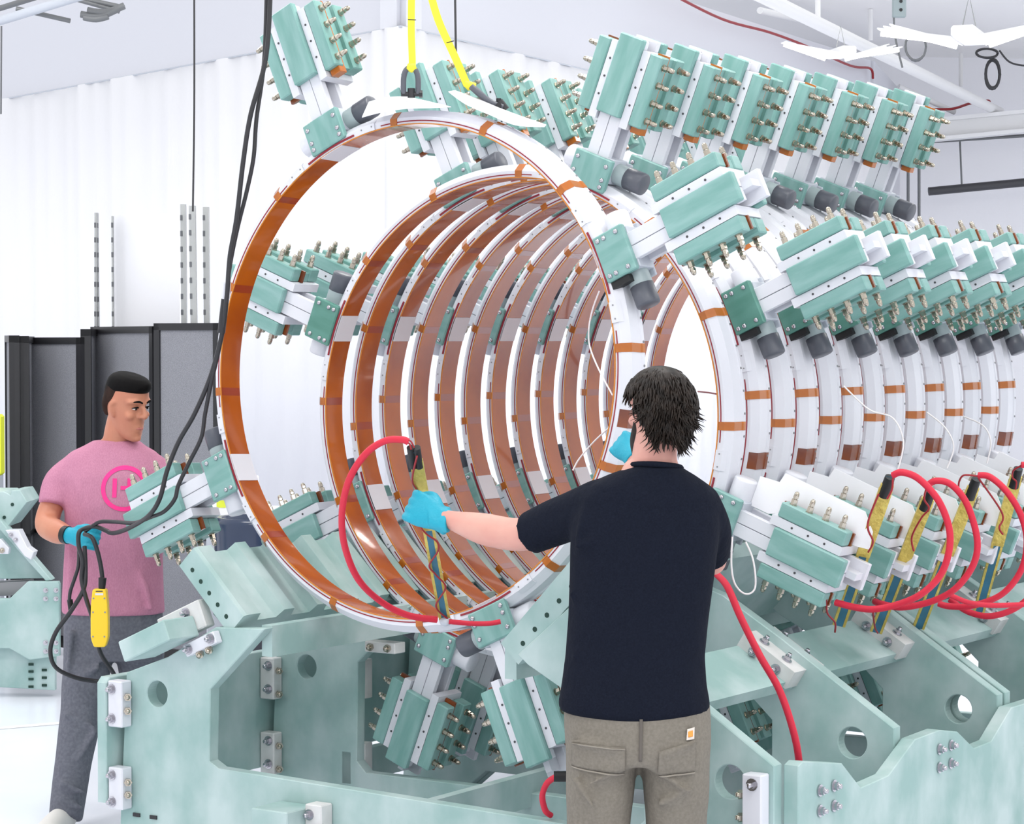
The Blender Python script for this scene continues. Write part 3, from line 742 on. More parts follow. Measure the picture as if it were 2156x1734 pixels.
for x, y in ((22, 1063), (5, 1090)):
    p = lp(x, y); MB().cyl((p[0], .045, p[1]), (p[0], .055, p[1]), .009, 10).build('bore', 'hole', sd)
o = lplate('stop_block', [(16, 1114), (44, 1114), (62, 1150), (76, 1160), (70, 1176), (56, 1168)], -.06, .05, 'white')
for x, y in ((28, 1124), (38, 1134)):
    p = lp(x, y); bb = bolt_at(o, (p[0], -.062, p[1]), (0, -1, 0)); bb.scale = (.7, .7, .7)
o = lplate('angle_bracket', [(-10, 1138), (6, 1132), (24, 1152), (22, 1164), (-6, 1164)], -.06, .0, 'white')
p = lp(10, 1156); bb = bolt_at(o, (p[0], -.062, p[1]), (0, -1, 0), 'cnut')
lplate('chain_rail', [(-60, 1232), (56, 1226), (56, 1236), (24, 1258), (-60, 1262)], .12, .2, 'dullsteel')
# ------------------------------------------------------------------ people
def loft(mb, secs, seg=22, power=2.0):
    """secs: (centre, side vector, front vector); closed tube with flat caps"""
    vs = []
    for c, sx, sy in secs:
        for i in range(seg):
            a = 2 * pi * i / seg; ca, sa = cos(a), sin(a)
            if power != 2.0:
                ca = math.copysign(abs(ca) ** (2 / power), ca); sa = math.copysign(abs(sa) ** (2 / power), sa)
            vs.append(Vector(c) + Vector(sx) * ca + Vector(sy) * sa)
    n = len(secs)
    fs = [(j * seg + i, j * seg + (i + 1) % seg, (j + 1) * seg + (i + 1) % seg, (j + 1) * seg + i) for j in range(n - 1) for i in range(seg)]
    fs += [tuple(reversed(range(seg))), tuple(range((n - 1) * seg, n * seg))]
    mb.add(vs, fs, True); return mb

def limb(mb, pts, rad, side=(1, 0, 0), seg=16, n=5, round_ends=(True, True)):
    """tapering limb through joints; rad entries are r or (r_side, r_other)"""
    P = [Vector(p) for p in pts]
    Rr = [(r, r) if not isinstance(r, (tuple, list)) else tuple(r) for r in rad]
    Q = []; S = []
    for i in range(len(P) - 1):
        a, b, c, d = P[max(i - 1, 0)], P[i], P[i + 1], P[min(i + 2, len(P) - 1)]
        for k in range(n):
            t = k / n
            Q.append(0.5 * ((2 * b) + (c - a) * t + (2 * a - 5 * b + 4 * c - d) * t * t + (3 * b - a - 3 * c + d) * t ** 3))
            w = t * t * (3 - 2 * t); S.append(tuple(Rr[i][j] * (1 - w) + Rr[i + 1][j] * w for j in (0, 1)))
    Q.append(P[-1]); S.append(Rr[-1])
    secs = []; side = Vector(side); m = len(Q)
    def frame(i):
        t = (Q[min(i + 1, m - 1)] - Q[max(i - 1, 0)]).normalized()
        x = side - t * side.dot(t)
        x = x.normalized() if x.length > .05 else t.orthogonal().normalized()
        return t, x, t.cross(x)
    t, x, y = frame(0)
    if round_ends[0]:
        r0 = min(S[0])
        for u in (.999, .8, .5): secs.append((Q[0] - t * r0 * u, x * S[0][0] * math.sqrt(max(1 - u * u, .002)), y * S[0][1] * math.sqrt(max(1 - u * u, .002))))
    for i in range(m):
        t, x, y = frame(i); secs.append((Q[i], x * S[i][0], y * S[i][1]))
    if round_ends[1]:
        r0 = min(S[-1])
        for u in (.5, .8, .999): secs.append((Q[-1] + t * r0 * u, x * S[-1][0] * math.sqrt(max(1 - u * u, .002)), y * S[-1][1] * math.sqrt(max(1 - u * u, .002))))
    return loft(mb, secs, seg)

def ball(mb, c, rx, ry=None, rz=None, F_=None, seg=14):
    ry = ry or rx; rz = rz or rx; c = Vector(c); vs = []
    Rm = F_ or Matrix.Identity(3); rings = 8
    secs = []
    for j in range(rings + 1):
        u = -1 + 2 * j / rings; u = max(-.995, min(.995, u)); k = math.sqrt(1 - u * u)
        secs.append((c + Rm @ Vector((0, 0, u * rz)), Rm @ Vector((rx * k, 0, 0)), Rm @ Vector((0, ry * k, 0))))
    return loft(mb, secs, seg)

def organic(mb, name, m, parent, vox, smooth_it=6, base=None, fac=.5):
    if base is not None:
        mb.v = [tuple(Vector(v) - base) for v in mb.v]
    o = mb.build(name, m, parent)
    md = o.modifiers.new('remesh', 'REMESH'); md.mode = 'VOXEL'; md.voxel_size = vox; md.use_smooth_shade = True
    if smooth_it:
        sm = o.modifiers.new('smooth', 'SMOOTH'); sm.factor = fac; sm.iterations = smooth_it
    return o

HEAD = [(-.120, .016, .050, .078), (-.112, .032, .022, .087), (-.096, .045, -.012, .091), (-.076, .054, -.045, .090), (-.052, .060, -.066, .0905), (-.028, .065, -.080, .089),
        (-.004, .069, -.088, .087), (.020, .0715, -.094, .083), (.036, .073, -.097, .086), (.052, .0735, -.098, .091), (.075, .0725, -.096, .089), (.098, .066, -.086, .078), (.114, .053, -.066, .060), (.125, .031, -.036, .034), (.1285, .012, -.012, .012)]
def head_frame(fwd, up=(0, 0, 1), roll=0.0):
    f_ = Vector(fwd).normalized(); r_ = f_.cross(Vector(up)).normalized(); u_ = r_.cross(f_)
    if roll:
        q = Quaternion(f_, roll); r_ = q @ r_; u_ = q @ u_
    return Matrix((r_, f_, u_)).transposed()       # local x right, y forward, z up

def add_head(mb, c, Fm, k=1.0):
    c = Vector(c)
    loft(mb, [(c + Fm @ Vector((0, (b_ + f_) / 2 * k, z * k)), Fm @ Vector((w * k, 0, 0)), Fm @ Vector((0, (f_ - b_) / 2 * k, 0))) for z, w, b_, f_ in HEAD], 28)
    L = lambda x, y, z: c + Fm @ Vector((x * k, y * k, z * k))
    limb(mb, [L(0, .086, .040), L(0, .098, .018), L(0, .109, -.006)], [.0075 * k, .0085 * k, .0125 * k], side=Fm @ Vector((1, 0, 0)), seg=10)
    for sg in (-1, 1):
        ball(mb, L(sg * .0125, .096, -.010), .0085 * k, .010 * k, .0085 * k, Fm)
        limb(mb, [L(sg * .012, .089, .046), L(sg * .034, .083, .050), L(sg * .055, .062, .044)], [.0085 * k] * 3, seg=8)
        ball(mb, L(sg * .040, .066, -.012), .022 * k, .018 * k, .018 * k, Fm)
        # ears
        limb(mb, [L(sg * .071, .004, -.026), L(sg * .079, -.006, .000), L(sg * .080, -.004, .026), L(sg * .073, .008, .030)], [.009 * k, .010 * k, .010 * k, .007 * k], seg=8)
        ball(mb, L(sg * .073, -.004, .0), .006 * k, .016 * k, .028 * k, Fm)
    ball(mb, L(0, .087, -.103), .018 * k, .012 * k, .013 * k, Fm)
    limb(mb, [L(-.022, .082, -.058), L(0, .092, -.054), L(.022, .082, -.058)], [.007 * k] * 3, seg=8)
    limb(mb, [L(-.018, .083, -.070), L(0, .090, -.069), L(.018, .083, -.070)], [.007 * k] * 3, seg=8)
    return L

def face_parts(body, c, Fm, base, k=1.0, hair='hair'):
    L = lambda x, y, z: Vector(c) + Fm @ Vector((x * k, y * k, z * k)) - base
    sd = Fm @ Vector((1, 0, 0))
    lp = MB(); limb(lp, [L(-.024, .0825, -.0615), L(-.008, .096, -.0585), L(0, .0968, -.0595), L(.008, .096, -.0585), L(.024, .0825, -.0615)], [.0025 * k, .0045 * k, .0045 * k, .0045 * k, .0025 * k], seg=8)
    lp.build('lips', 'lip', body)
    for sg in (-1, 1):
        e = MB(); ball(e, L(sg * .031, .0760, .0205), .0125 * k, .0105 * k, .0048 * k, Fm); eo = e.build('eye', 'eyewhite', body)
        e = MB(); ball(e, L(sg * .031, .0835, .0200), .0065 * k, .0045 * k, .0045 * k, Fm); e.build('iris', 'iris', eo)
        e = MB(); limb(e, [L(sg * .018, .0835, .0245), L(sg * .031, .0885, .0285), L(sg * .046, .0765, .0235)], [.0022 * k, .003 * k, .002 * k], seg=8); e.build('lash_line', hair, eo)
        e = MB(); limb(e, [L(sg * .014, .0955, .0475), L(sg * .030, .0935, .0530), L(sg * .050, .0745, .0470)], [.0035 * k, .0045 * k, .0025 * k], seg=8); e.build('eyebrow', hair, body)

def fist(mb, wrist, kn, a, n, k=1.0, thumb_up=1):
    """closed hand: wrist -> knuckle centre kn; a = along the gripped bar, n = out of the back of the hand"""
    wrist = Vector(wrist); kn = Vector(kn); x = (kn - wrist).normalized(); a = Vector(a); a = (a - x * a.dot(x)).normalized(); n = Vector(n); n = (n - x * n.dot(x) - a * n.dot(a)).normalized()
    loft(mb, [(wrist - x * .03 * k, a * .035 * k, n * .031 * k), (wrist, a * .033 * k, n * .028 * k), (wrist.lerp(kn, .4) , a * .041 * k, n * .023 * k), (wrist.lerp(kn, .8), a * .046 * k, n * .021 * k), (kn + x * .006, a * .042 * k, n * .014 * k)], 18)
    for i in range(4):
        ln = (.94, 1.0, .97, .82)[i] * k
        b_ = kn + a * ((1.5 - i) * .0225 * k * thumb_up)
        p = [b_ - x * .02 * k, b_ + x * .006 * k + n * .003 * k, b_ + x * .024 * ln - n * .020 * ln, b_ + x * .010 * ln - n * .048 * ln, b_ - x * .018 * ln - n * .050 * ln, b_ - x * .026 * ln - n * .036 * ln]
        limb(mb, p, [.0105 * k, .0118 * k, .0112 * k, .0102 * k, .0094 * k, .0085 * k], side=a, seg=10, n=4)
    t0 = wrist + x * .018 * k + a * .026 * k * thumb_up - n * .004 * k
    limb(mb, [t0, t0 + x * .030 * k + a * .020 * k * thumb_up - n * .018 * k, t0 + x * .062 * k + a * .012 * k * thumb_up - n * .036 * k, t0 + x * .075 * k + a * .0 * k - n * .052 * k], [.016 * k, .0135 * k, .0115 * k, .009 * k], side=a, seg=10, n=4)

# ---------- man in the pink shirt, holding the pendant cable
D1 = 9.3
def q1(x, y, Y=D1): return at(x, y, Y + .2)
base1 = Vector((q1(235, 1500).x, D1 + .2, 0))
hc1 = q1(266, 858, 9.26); F1 = head_frame((.80, -.58, -.27), roll=radians(3))
b1 = MB(); add_head(b1, hc1, F1, .98)
limb(b1, [q1(246, 962, 9.32), q1(249, 920, 9.30), q1(256, 880, 9.28)], [(.072, .066), (.058, .058), (.055, .055)])
limb(b1, [q1(243, 950), q1(242, 1040), q1(240, 1180), q1(240, 1290), q1(240, 1340)], [(.09, .06), (.13, .085), (.13, .085), (.13, .085), (.13, .085)])
for hx, kn_, an_ in (((200, 1340, 9.3), (172, 1515, 9.22), (138, 1690, 9.12)), ((286, 1340, 9.32), (308, 1510, 9.42), (322, 1672, 9.55))):
    limb(b1, [q1(*hx), q1(*kn_), q1(*an_)], [.085, .06, .045])
limb(b1, [q1(172, 1000), q1(124, 1036), q1(99, 1098, 9.24), q1(118, 1118, 9.14), q1(158, 1130, 9.02)], [.046, .046, .048, .047, .025])
limb(b1, [q1(310, 1000), q1(349, 1040), q1(362, 1105, 9.28), q1(345, 1060, 9.12)], [.044, .042, .040, .028])
man1 = organic(b1, 'person', 'skinA', None, .0055, 3, base1)
man1.location = base1
tag(man1, 'man in a mauve t-shirt and grey trousers holding looped black cable in a teal glove', 'person')
face_parts(man1, hc1, F1, base1, .98)
# hair
def loc1(x, y, z): return hc1 + F1 @ Vector((x * .98, y * .98, z * .98))
h = MB()
loft(h, [(loc1(0, (b_ + f_) / 2, z), F1 @ Vector((w, 0, 0)), F1 @ Vector((0, (f_ - b_) / 2, 0))) for z, w, b_, f_ in
         ((.030, .040, -.1035, -.040), (.050, .064, -.1045, .000), (.068, .0725, -.1050, .046), (.082, .0745, -.1045, .084), (.094, .0735, -.103, .096), (.108, .070, -.098, .0985), (.122, .062, -.087, .094), (.134, .048, -.066, .078), (.141, .026, -.036, .044))], 28)
organic(h, 'hair', 'hair', man1, .005, 4, base1)
h = MB()
loft(h, [(loc1(0, (b_ + f_) / 2, z), F1 @ Vector((w, 0, 0)), F1 @ Vector((0, (f_ - b_) / 2, 0))) for z, w, b_, f_ in
         ((-.045, .046, -.084, -.040), (-.025, .058, -.093, -.034), (.000, .0665, -.098, -.030), (.018, .0715, -.100, -.006), (.034, .0745, -.1015, .030), (.055, .0748, -.103, .046), (.074, .0738, -.1025, .056), (.09, .071, -.100, .062))], 28)
organic(h, 'faded_sides', 'fade', man1, .005, 3, base1)
# shirt
def sect(y, xl, xr, Y, dep, pw=None, q=q1):
    p, r = q(xl, y, Y), q(xr, y, Y)
    return ((p + r) / 2, (r - p) / 2, Vector((0, dep, 0)))
s1 = MB()
loft(s1, [sect(926, 198, 292, 9.31, .066), sect(938, 176, 306, 9.31, .082), sect(950, 150, 328, 9.31, .094), sect(966, 132, 342, 9.31, .105), sect(1000, 128, 345, 9.30, .122), sect(1060, 136, 344, 9.29, .130),
          sect(1130, 138, 342, 9.29, .126), sect(1200, 134, 343, 9.29, .128), sect(1260, 131, 345, 9.29, .132), sect(1290, 131, 347, 9.29, .136)], 30, 2.3)
limb(s1, [q1(166, 990), q1(128, 1016), q1(114, 1064, 9.27)], [(.074, .074), (.068, .072), (.064, .070)], round_ends=(True, False))
limb(s1, [q1(316, 990), q1(348, 1016), q1(358, 1060, 9.27)], [(.074, .074), (.067, .070), (.062, .068)], round_ends=(True, False))
for a_, b_, r_ in (((285, 1190, 9.165), (318, 1282, 9.16), .014), ((150, 1120, 9.18), (143, 1260, 9.18), .016), ((175, 1205, 9.16), (160, 1285, 9.16), .013),
                   ((160, 1010, 9.18), (170, 1070, 9.17), .014), ((305, 1060, 9.17), (270, 1100, 9.16), .012)):
    limb(s1, [q1(a_[0], a_[1], a_[2] + .022), q1((a_[0] + b_[0]) / 2 + 4, (a_[1] + b_[1]) / 2, a_[2] + .010), q1(b_[0], b_[1], b_[2] + .02)], [r_ * .7, r_, r_ * .7], seg=8)
shirt1 = organic(s1, 't_shirt', 'pink', man1, .0075, 12, base1)
nb = MB()
pts = []
for i in range(33):
    a = 2 * pi * i / 32; c_ = q1(245, 932, 9.305)
    pts.append(c_ + Vector((cos(a) * .086, sin(a) * .072, .018 * sin(a) - .006 + .004 * cos(a))) - base1)
MB().tube(pts, .008, 8).build('collar', 'pink', man1)
p1 = MB()
loft(p1, [sect(1262, 137, 340, 9.29, .122), sect(1300, 135, 343, 9.29, .128), sect(1345, 134, 346, 9.29, .130), sect(1385, 136, 346, 9.29, .12)], 26, 2.3)
limb(p1, [q1(190, 1345, 9.29), q1(180, 1430, 9.25), q1(168, 1520, 9.2), q1(152, 1620, 9.14), q1(138, 1724, 9.07)], [(.105, .105), (.092, .095), (.080, .085), (.071, .078), (.066, .078)], round_ends=(True, False))
limb(p1, [q1(292, 1345, 9.30), q1(300, 1430, 9.36), q1(310, 1520, 9.42), q1(316, 1610, 9.48), q1(322, 1690, 9.55)], [(.100, .105), (.09, .095), (.08, .085), (.07, .075), (.064, .072)], round_ends=(True, False))
for a_, b_, r_ in (((205, 1405, 9.16), (150, 1440, 9.16), .014), ((140, 1505, 9.13), (196, 1530, 9.12), .014), ((130, 1650, 9.03), (178, 1668, 9.03), .014), ((128, 1685, 9.02), (172, 1700, 9.02), .015), ((200, 1540, 9.12), (165, 1600, 9.08), .013), ((150, 1330, 9.17), (142, 1420, 9.17), .013)):
    limb(p1, [q1(*a_), q1(*b_)], [r_, r_ * .7], seg=8)
organic(p1, 'trousers', 'greypants', man1, .009, 8, base1)
for ax, ay, az, dx in ((138, 1716, 9.06, -.02), (324, 1690, 9.55, .03)):
    an = q1(ax, ay, az); g = MB()
    limb(g, [Vector((an.x, an.y + .05, .055)), Vector((an.x + dx, an.y - .06, .05)), Vector((an.x + dx * 2, an.y - .16, .04))], [(.042, .05), (.046, .046), (.044, .036)], side=(1, 0, 0))
    limb(g, [Vector((an.x, an.y + .02, .05)), Vector((an.x, an.y + .015, .09))], [.042, .034])
    sh = organic(g, 'shoe', 'shoe', man1, .007, 3, base1)
gl = MB(); w1 = q1(150, 1127, 9.03); k1 = q1(186, 1132, 8.985)
fist(gl, w1, k1, Vector((.15, .25, 1)), Vector((-.15, -1, .2)), .95)
limb(gl, [w1 + Vector((.03, -.01, .03)), q1(190, 1110, 8.99), q1(206, 1112, 8.98)], [.013, .0115, .009], seg=10)
organic(gl, 'glove', 'glove', man1, .0038, 3, base1)
wr = MB(); d_ = (k1 - w1).normalized()
wr.cyl(w1 - d_ * .036 - base1, w1 - d_ * .014 - base1, .0345, 20); wr.build('wristband', 'black', man1)
# printed emblem on the chest: ring with bar and cross
em = MB()
def epx(x, y): return q1(x, y, 9.14) - base1
def estrip(fn, n, w0, w1_):
    vs = []
    for i in range(n + 1):
        vs += [fn(i / n, w0), fn(i / n, w1_)]
    em.add(vs, [(2 * i, 2 * i + 2, 2 * i + 3, 2 * i + 1) for i in range(n)], True)
ecx, ecy = 258, 1029
for k_ in range(2):
    r0, r1_ = (39, 43.5) if k_ == 0 else (43.5, 48)
    estrip(lambda t, r: epx(ecx + r * cos(2 * pi * t), ecy + r * sin(2 * pi * t)), 64, r0, r1_)
estrip(lambda t, w: epx(w, 1008 + 40 * t), 10, 234, 243)
estrip(lambda t, w: epx(251 + 36 * t, w), 10, 1024, 1032)
estrip(lambda t, w: epx(w, 1008 + 40 * t), 10, 265, 274)
eo = em.build('chest_print', 'logo', man1, fix=False)
sw = eo.modifiers.new('wrap', 'SHRINKWRAP'); sw.target = shirt1; sw.wrap_method = 'PROJECT'; sw.use_project_x = False; sw.use_project_y = True; sw.use_project_z = False
sw.use_negative_direction = True; sw.use_positive_direction = True; sw.offset = .0025
eo['label'] = 'pink ring emblem with a bar and a cross'

# ---------- man in the navy shirt, seen from behind
D2 = 7.3
def q2(x, y, Y=D2): return at(x, y, Y - .25)
base2 = Vector((q2(1350, 1500).x, D2 - .25, 0))
hc2 = q2(1385, 872, 7.33); F2 = head_frame((-.42, .86, -.22), roll=radians(8))
b2 = MB(); add_head(b2, hc2, F2, 1.0)
limb(b2, [q2(1378, 1000), q2(1378, 960), q2(1384, 910, 7.31)], [(.082, .07), (.066, .062), (.06, .06)])
limb(b2, [q2(1370, 1000), q2(1362, 1080), q2(1350, 1260), q2(1342, 1420), q2(1342, 1540)], [(.09, .06), (.14, .08), (.14, .08), (.14, .08), (.15, .09)])
limb(b2, [q2(1250, 1062), q2(1180, 1092, 7.40), q2(1108, 1124, 7.48), q2(1030, 1116, 7.55), q2(935, 1090, 7.62)], [.046, .046, .050, .050, .026])
limb(b2, [q2(1482, 1062), q2(1500, 1120, 7.40), q2(1490, 1180, 7.50), q2(1400, 1060, 7.68), q2(1330, 962, 7.80)], [.046, .044, .046, .042, .026])
for hx, kn_, an_ in (((1268, 1580), (1262, 1800), (1258, 1985)), ((1420, 1580), (1426, 1800), (1432, 1985))):
    limb(b2, [q2(*hx), q2(*kn_), q2(*an_)], [.085, .06, .045])
man2 = organic(b2, 'person', 'skinB', None, .0055, 3, base2)
man2.location = base2
tag(man2, 'man seen from behind in a navy t-shirt and taupe work trousers reaching left', 'person')
face_parts(man2, hc2, F2, base2, 1.0, 'hairB')
s2 = MB()
def sc2(y, xl, xr, dep, Y=D2): return sect(y, xl, xr, Y, dep, None, q2)
loft(s2, [sc2(976, 1336, 1428, .070), sc2(986, 1318, 1440, .082), sc2(1000, 1278, 1464, .098), sc2(1018, 1240, 1490, .112), sc2(1045, 1216, 1508, .124), sc2(1090, 1204, 1516, .134), sc2(1150, 1200, 1512, .138),
          sc2(1220, 1199, 1503, .134), sc2(1300, 1196, 1492, .130), sc2(1380, 1190, 1484, .132), sc2(1440, 1182, 1488, .140), sc2(1478, 1175, 1495, .146), sc2(1494, 1178, 1494, .146)], 34, 2.35)
loft(s2, [sc2(1488, 1177, 1495, .147), sc2(1500, 1196, 1478, .140), sc2(1510, 1240, 1440, .130)], 30, 2.3)
limb(s2, [q2(1268, 1066), q2(1188, 1092, 7.40), q2(1114, 1123, 7.48)], [(.084, .084), (.072, .072), (.064, .066)], round_ends=(True, False))
limb(s2, [q2(1462, 1066), q2(1490, 1112, 7.37), q2(1492, 1168, 7.47)], [(.080, .080), (.070, .070), (.064, .064)], round_ends=(True, False))
for a_, b_, r_ in (((1215, 1150, 7.185), (1300, 1110, 7.17), .014), ((1230, 1075, 7.21), (1215, 1150, 7.2), .014), ((1495, 1180, 7.21), (1430, 1250, 7.18), .012), ((1210, 1380, 7.2), (1290, 1440, 7.17), .014), ((1470, 1360, 7.2), (1400, 1430, 7.17), .014),
                   ((1200, 1250, 7.22), (1260, 1310, 7.19), .012), ((1140, 1105, 7.42), (1190, 1130, 7.34), .012)):
    limb(s2, [q2(a_[0], a_[1], a_[2] + .022), q2((a_[0] + b_[0]) / 2, (a_[1] + b_[1]) / 2 + 5, a_[2] + .010), q2(b_[0], b_[1], b_[2] + .022)], [r_ * .6, r_, r_ * .6], seg=8)
shirt2 = organic(s2, 't_shirt', 'navy', man2, .0075, 12, base2)
pts = []
for i in range(33):
    a = 2 * pi * i / 32; c_ = q2(1381, 983, 7.3)
    pts.append(c_ + Vector((cos(a) * .073, sin(a) * .074, -.004 * cos(a) - .012 * sin(a))) - base2)
MB().tube(pts, .009, 8).build('collar', 'navy', man2)
p2 = MB()
loft(p2, [sc2(1470, 1188, 1494, .130), sc2(1510, 1187, 1497, .138), sc2(1560, 1189, 1498, .146), sc2(1600, 1192, 1494, .14)], 30, 2.3)
limb(p2, [q2(1268, 1570), q2(1264, 1650), q2(1260, 1740), q2(1258, 1850), q2(1256, 1990)], [(.108, .128), (.102, .115), (.094, .10), (.082, .09), (.078, .088)], round_ends=(True, False))
limb(p2, [q2(1420, 1570), q2(1424, 1650), q2(1424, 1740), q2(1428, 1850), q2(1434, 1990)], [(.106, .128), (.098, .115), (.090, .10), (.080, .09), (.076, .088)], round_ends=(True, False))
for a_, b_, r_ in (((1335, 1605, 7.19), (1240, 1650, 7.16), .013), ((1365, 1610, 7.19), (1440, 1660, 7.16), .013), ((1210, 1640, 7.19), (1250, 1700, 7.17), .012), ((1390, 1690, 7.19), (1460, 1660, 7.17), .012), ((1205, 1560, 7.19), (1290, 1575, 7.15), .010), ((1390, 1590, 7.16), (1470, 1560, 7.17), .010)):
    limb(p2, [q2(*a_), q2(*b_)], [r_, r_ * .6], seg=8)
trou2 = organic(p2, 'trousers', 'taupe', man2, .009, 8, base2)
def wrap_patch(name, polyline_grid, m, target, parent, off=.003, label=None):
    mb = MB(); n = len(polyline_grid[0]); vs = [p for row in polyline_grid for p in row]
    mb.add(vs, [(j * n + i, j * n + i + 1, (j + 1) * n + i + 1, (j + 1) * n + i) for j in range(len(polyline_grid) - 1) for i in range(n - 1)], True)
    o = mb.build(name, m, parent, fix=False)
    s_ = o.modifiers.new('wrap', 'SHRINKWRAP'); s_.target = target; s_.wrap_method = 'PROJECT'
    s_.use_project_x = s_.use_project_z = False; s_.use_project_y = True; s_.use_negative_direction = s_.use_positive_direction = True; s_.offset = off
    sd_ = o.modifiers.new('thick', 'SOLIDIFY'); sd_.thickness = .0015
    if label: o['label'] = label
    return o
def pxgrid(f, nu, nv): return [[f(i / nu, j / nv) for i in range(nu + 1)] for j in range(nv + 1)]
def quadpx(c, Y): # four pixel corners TL TR BR BL
    def f(u, v):
        x = (c[0][0] * (1 - u) + c[1][0] * u) * (1 - v) + (c[3][0] * (1 - u) + c[2][0] * u) * v
        y = (c[0][1] * (1 - u) + c[1][1] * u) * (1 - v) + (c[3][1] * (1 - u) + c[2][1] * u) * v
        return q2(x, y, Y) - base2
    return f
wrap_patch('pocket', pxgrid(quadpx([(1206, 1572), (1318, 1580), (1318, 1636), (1206, 1628)], 7.1), 18, 10), 'taupe', trou2, man2, .006)
wrap_patch('pocket', pxgrid(quadpx([(1390, 1588), (1470, 1566), (1468, 1636), (1388, 1640)], 7.1), 18, 10), 'taupe', trou2, man2, .006)
wrap_patch('centre_seam', pxgrid(quadpx([(1349, 1515), (1356, 1515), (1354, 1610), (1347, 1610)], 7.1), 2, 16), 'seamd', trou2, man2, .004)
for c_ in ([(1206, 1628), (1318, 1640), (1318, 1643), (1206, 1631)], [(1388, 1642), (1468, 1636), (1468, 1639), (1388, 1645)], [(1206, 1573), (1318, 1583), (1318, 1585), (1206, 1576)]):
    wrap_patch('stitch_line', pxgrid(quadpx(c_, 7.1), 24, 1), 'seam', trou2, man2, .009)
lb_ = wrap_patch('label_patch', pxgrid(quadpx([(1451, 1544), (1467, 1541), (1466, 1566), (1449, 1567)], 7.1), 8, 8), 'patchw', trou2, man2, .006, 'pale square patch with an orange mark')
wrap_patch('patch_mark', pxgrid(quadpx([(1453, 1549), (1463, 1547), (1463, 1560), (1453, 1561)], 7.1), 6, 6), 'patch', trou2, lb_, .0085)
for ax in (1258, 1434):
    an = q2(ax, 1990); g = MB()
    limb(g, [Vector((an.x, an.y - .06, .05)), Vector((an.x, an.y + .06, .05)), Vector((an.x, an.y + .17, .04))], [(.042, .05), (.046, .046), (.044, .036)])
    limb(g, [Vector((an.x, an.y - .03, .05)), Vector((an.x, an.y - .03, .12))], [.046, .044])
    organic(g, 'boot', 'bin', man2, .008, 3, base2)
# gloves: left hand closed on the probe, right hand reaching past the face
gl = MB(); w2 = q2(926, 1092, 7.63); k2 = q2(876, 1068, 7.655)
fist(gl, w2, k2, Vector((-.10, .25, 1)), Vector((-.2, -1, .1)), 1.16)
loft(gl, [(q2(945, 1094, 7.615), Vector((0, .02, .040)), Vector((.01, .036, 0))), (q2(930, 1091, 7.63), Vector((0, .02, .036)), Vector((.01, .033, 0))), (q2(908, 1080, 7.64), Vector((0, .02, .046)), Vector((.01, .036, 0)))], 18)
organic(gl, 'glove', 'glove', man2, .0045, 4, base2)
gl = MB(); fist(gl, q2(1326, 956, 7.81), q2(1306, 934, 7.85), Vector((.2, .3, 1)), Vector((-.3, -1, .1)), .95)
organic(gl, 'glove', 'glove', man2, .0045, 4, base2)
# shaggy hair: scalp cap plus tapering locks
h2 = MB()
def loc2(x, y, z): return hc2 + F2 @ Vector((x, y, z))
CAP = ((-.088, .044, -.094, -.030), (-.060, .064, -.112, -.022), (-.030, .077, -.121, -.012), (.0, .088, -.124, .012), (.03, .094, -.125, .040), (.055, .094, -.123, .066), (.08, .090, -.116, .088), (.105, .076, -.100, .090), (.125, .058, -.076, .070), (.138, .034, -.04, .04), (.141, .012, -.012, .012))
loft(h2, [(loc2(0, (b_ + f_) / 2, z), F2 @ Vector((w, 0, 0)), F2 @ Vector((0, (f_ - b_) / 2, 0))) for z, w, b_, f_ in CAP], 30)
organic(h2, 'hair', 'hairB', man2, .006, 3, base2)
lk = MB(); rnd = random.Random(3)
for i in range(1500):
    j = rnd.random() ** 1.2 * (len(CAP) - 3); j0 = int(j); fr = j - j0
    z, w, b_, f_ = [CAP[j0][q] * (1 - fr) + CAP[j0 + 1][q] * fr for q in range(4)]
    a = rnd.uniform(0, 2 * pi)
    if sin(a) > .35 and z < .06: continue
    p = Vector((w * cos(a), (b_ + f_) / 2 + (f_ - b_) / 2 * sin(a), z))
    nrm = Vector((cos(a) / w, sin(a) / ((f_ - b_) / 2), (z - .02) * 60)).normalized()
    down = Vector((.35 * rnd.uniform(-1, 1) + .25 * cos(a), .15 * rnd.uniform(-1, 1) - .15, -1)); down = (down - nrm * down.dot(nrm)).normalized()
    L_ = rnd.uniform(.025, .055); out = .10 if z > .0 else .45
    curl = rnd.uniform(-.5, .7) * (1 if z < .03 else .25)
    pp = [p - nrm * .004, p + down * L_ * .4 + nrm * (.003 + out * .004), p + down * L_ * .75 + nrm * (.004 + out * .018 * max(curl, -.2) * 2), p + down * L_ + nrm * (.003 + .05 * max(curl, -.1) * (1 if z < .05 else .3))]
    pp = [hc2 + F2 @ v - base2 for v in pp]
    r0 = rnd.uniform(.0022, .0042)
    lk.tube(pp, [r0, r0 * 1.1, r0 * .7, r0 * .12], 5)
tag(lk.build('hair_locks', 'hairB', man2, fix=False), kind='stuff')
bd = MB()
loft(bd, [(loc2(0, (b_ + f_) / 2, z), F2 @ Vector((w, 0, 0)), F2 @ Vector((0, (f_ - b_) / 2, 0))) for z, w, b_, f_ in
          ((-.135, .030, .04, .095), (-.118, .046, .010, .102), (-.095, .056, -.008, .103), (-.072, .062, -.012, .100), (-.05, .0655, -.010, .080), (-.028, .068, -.002, .050), (-.005, .0705, .0, .03))], 26)
organic(bd, 'beard', 'hairB', man2, .006, 3, base2)
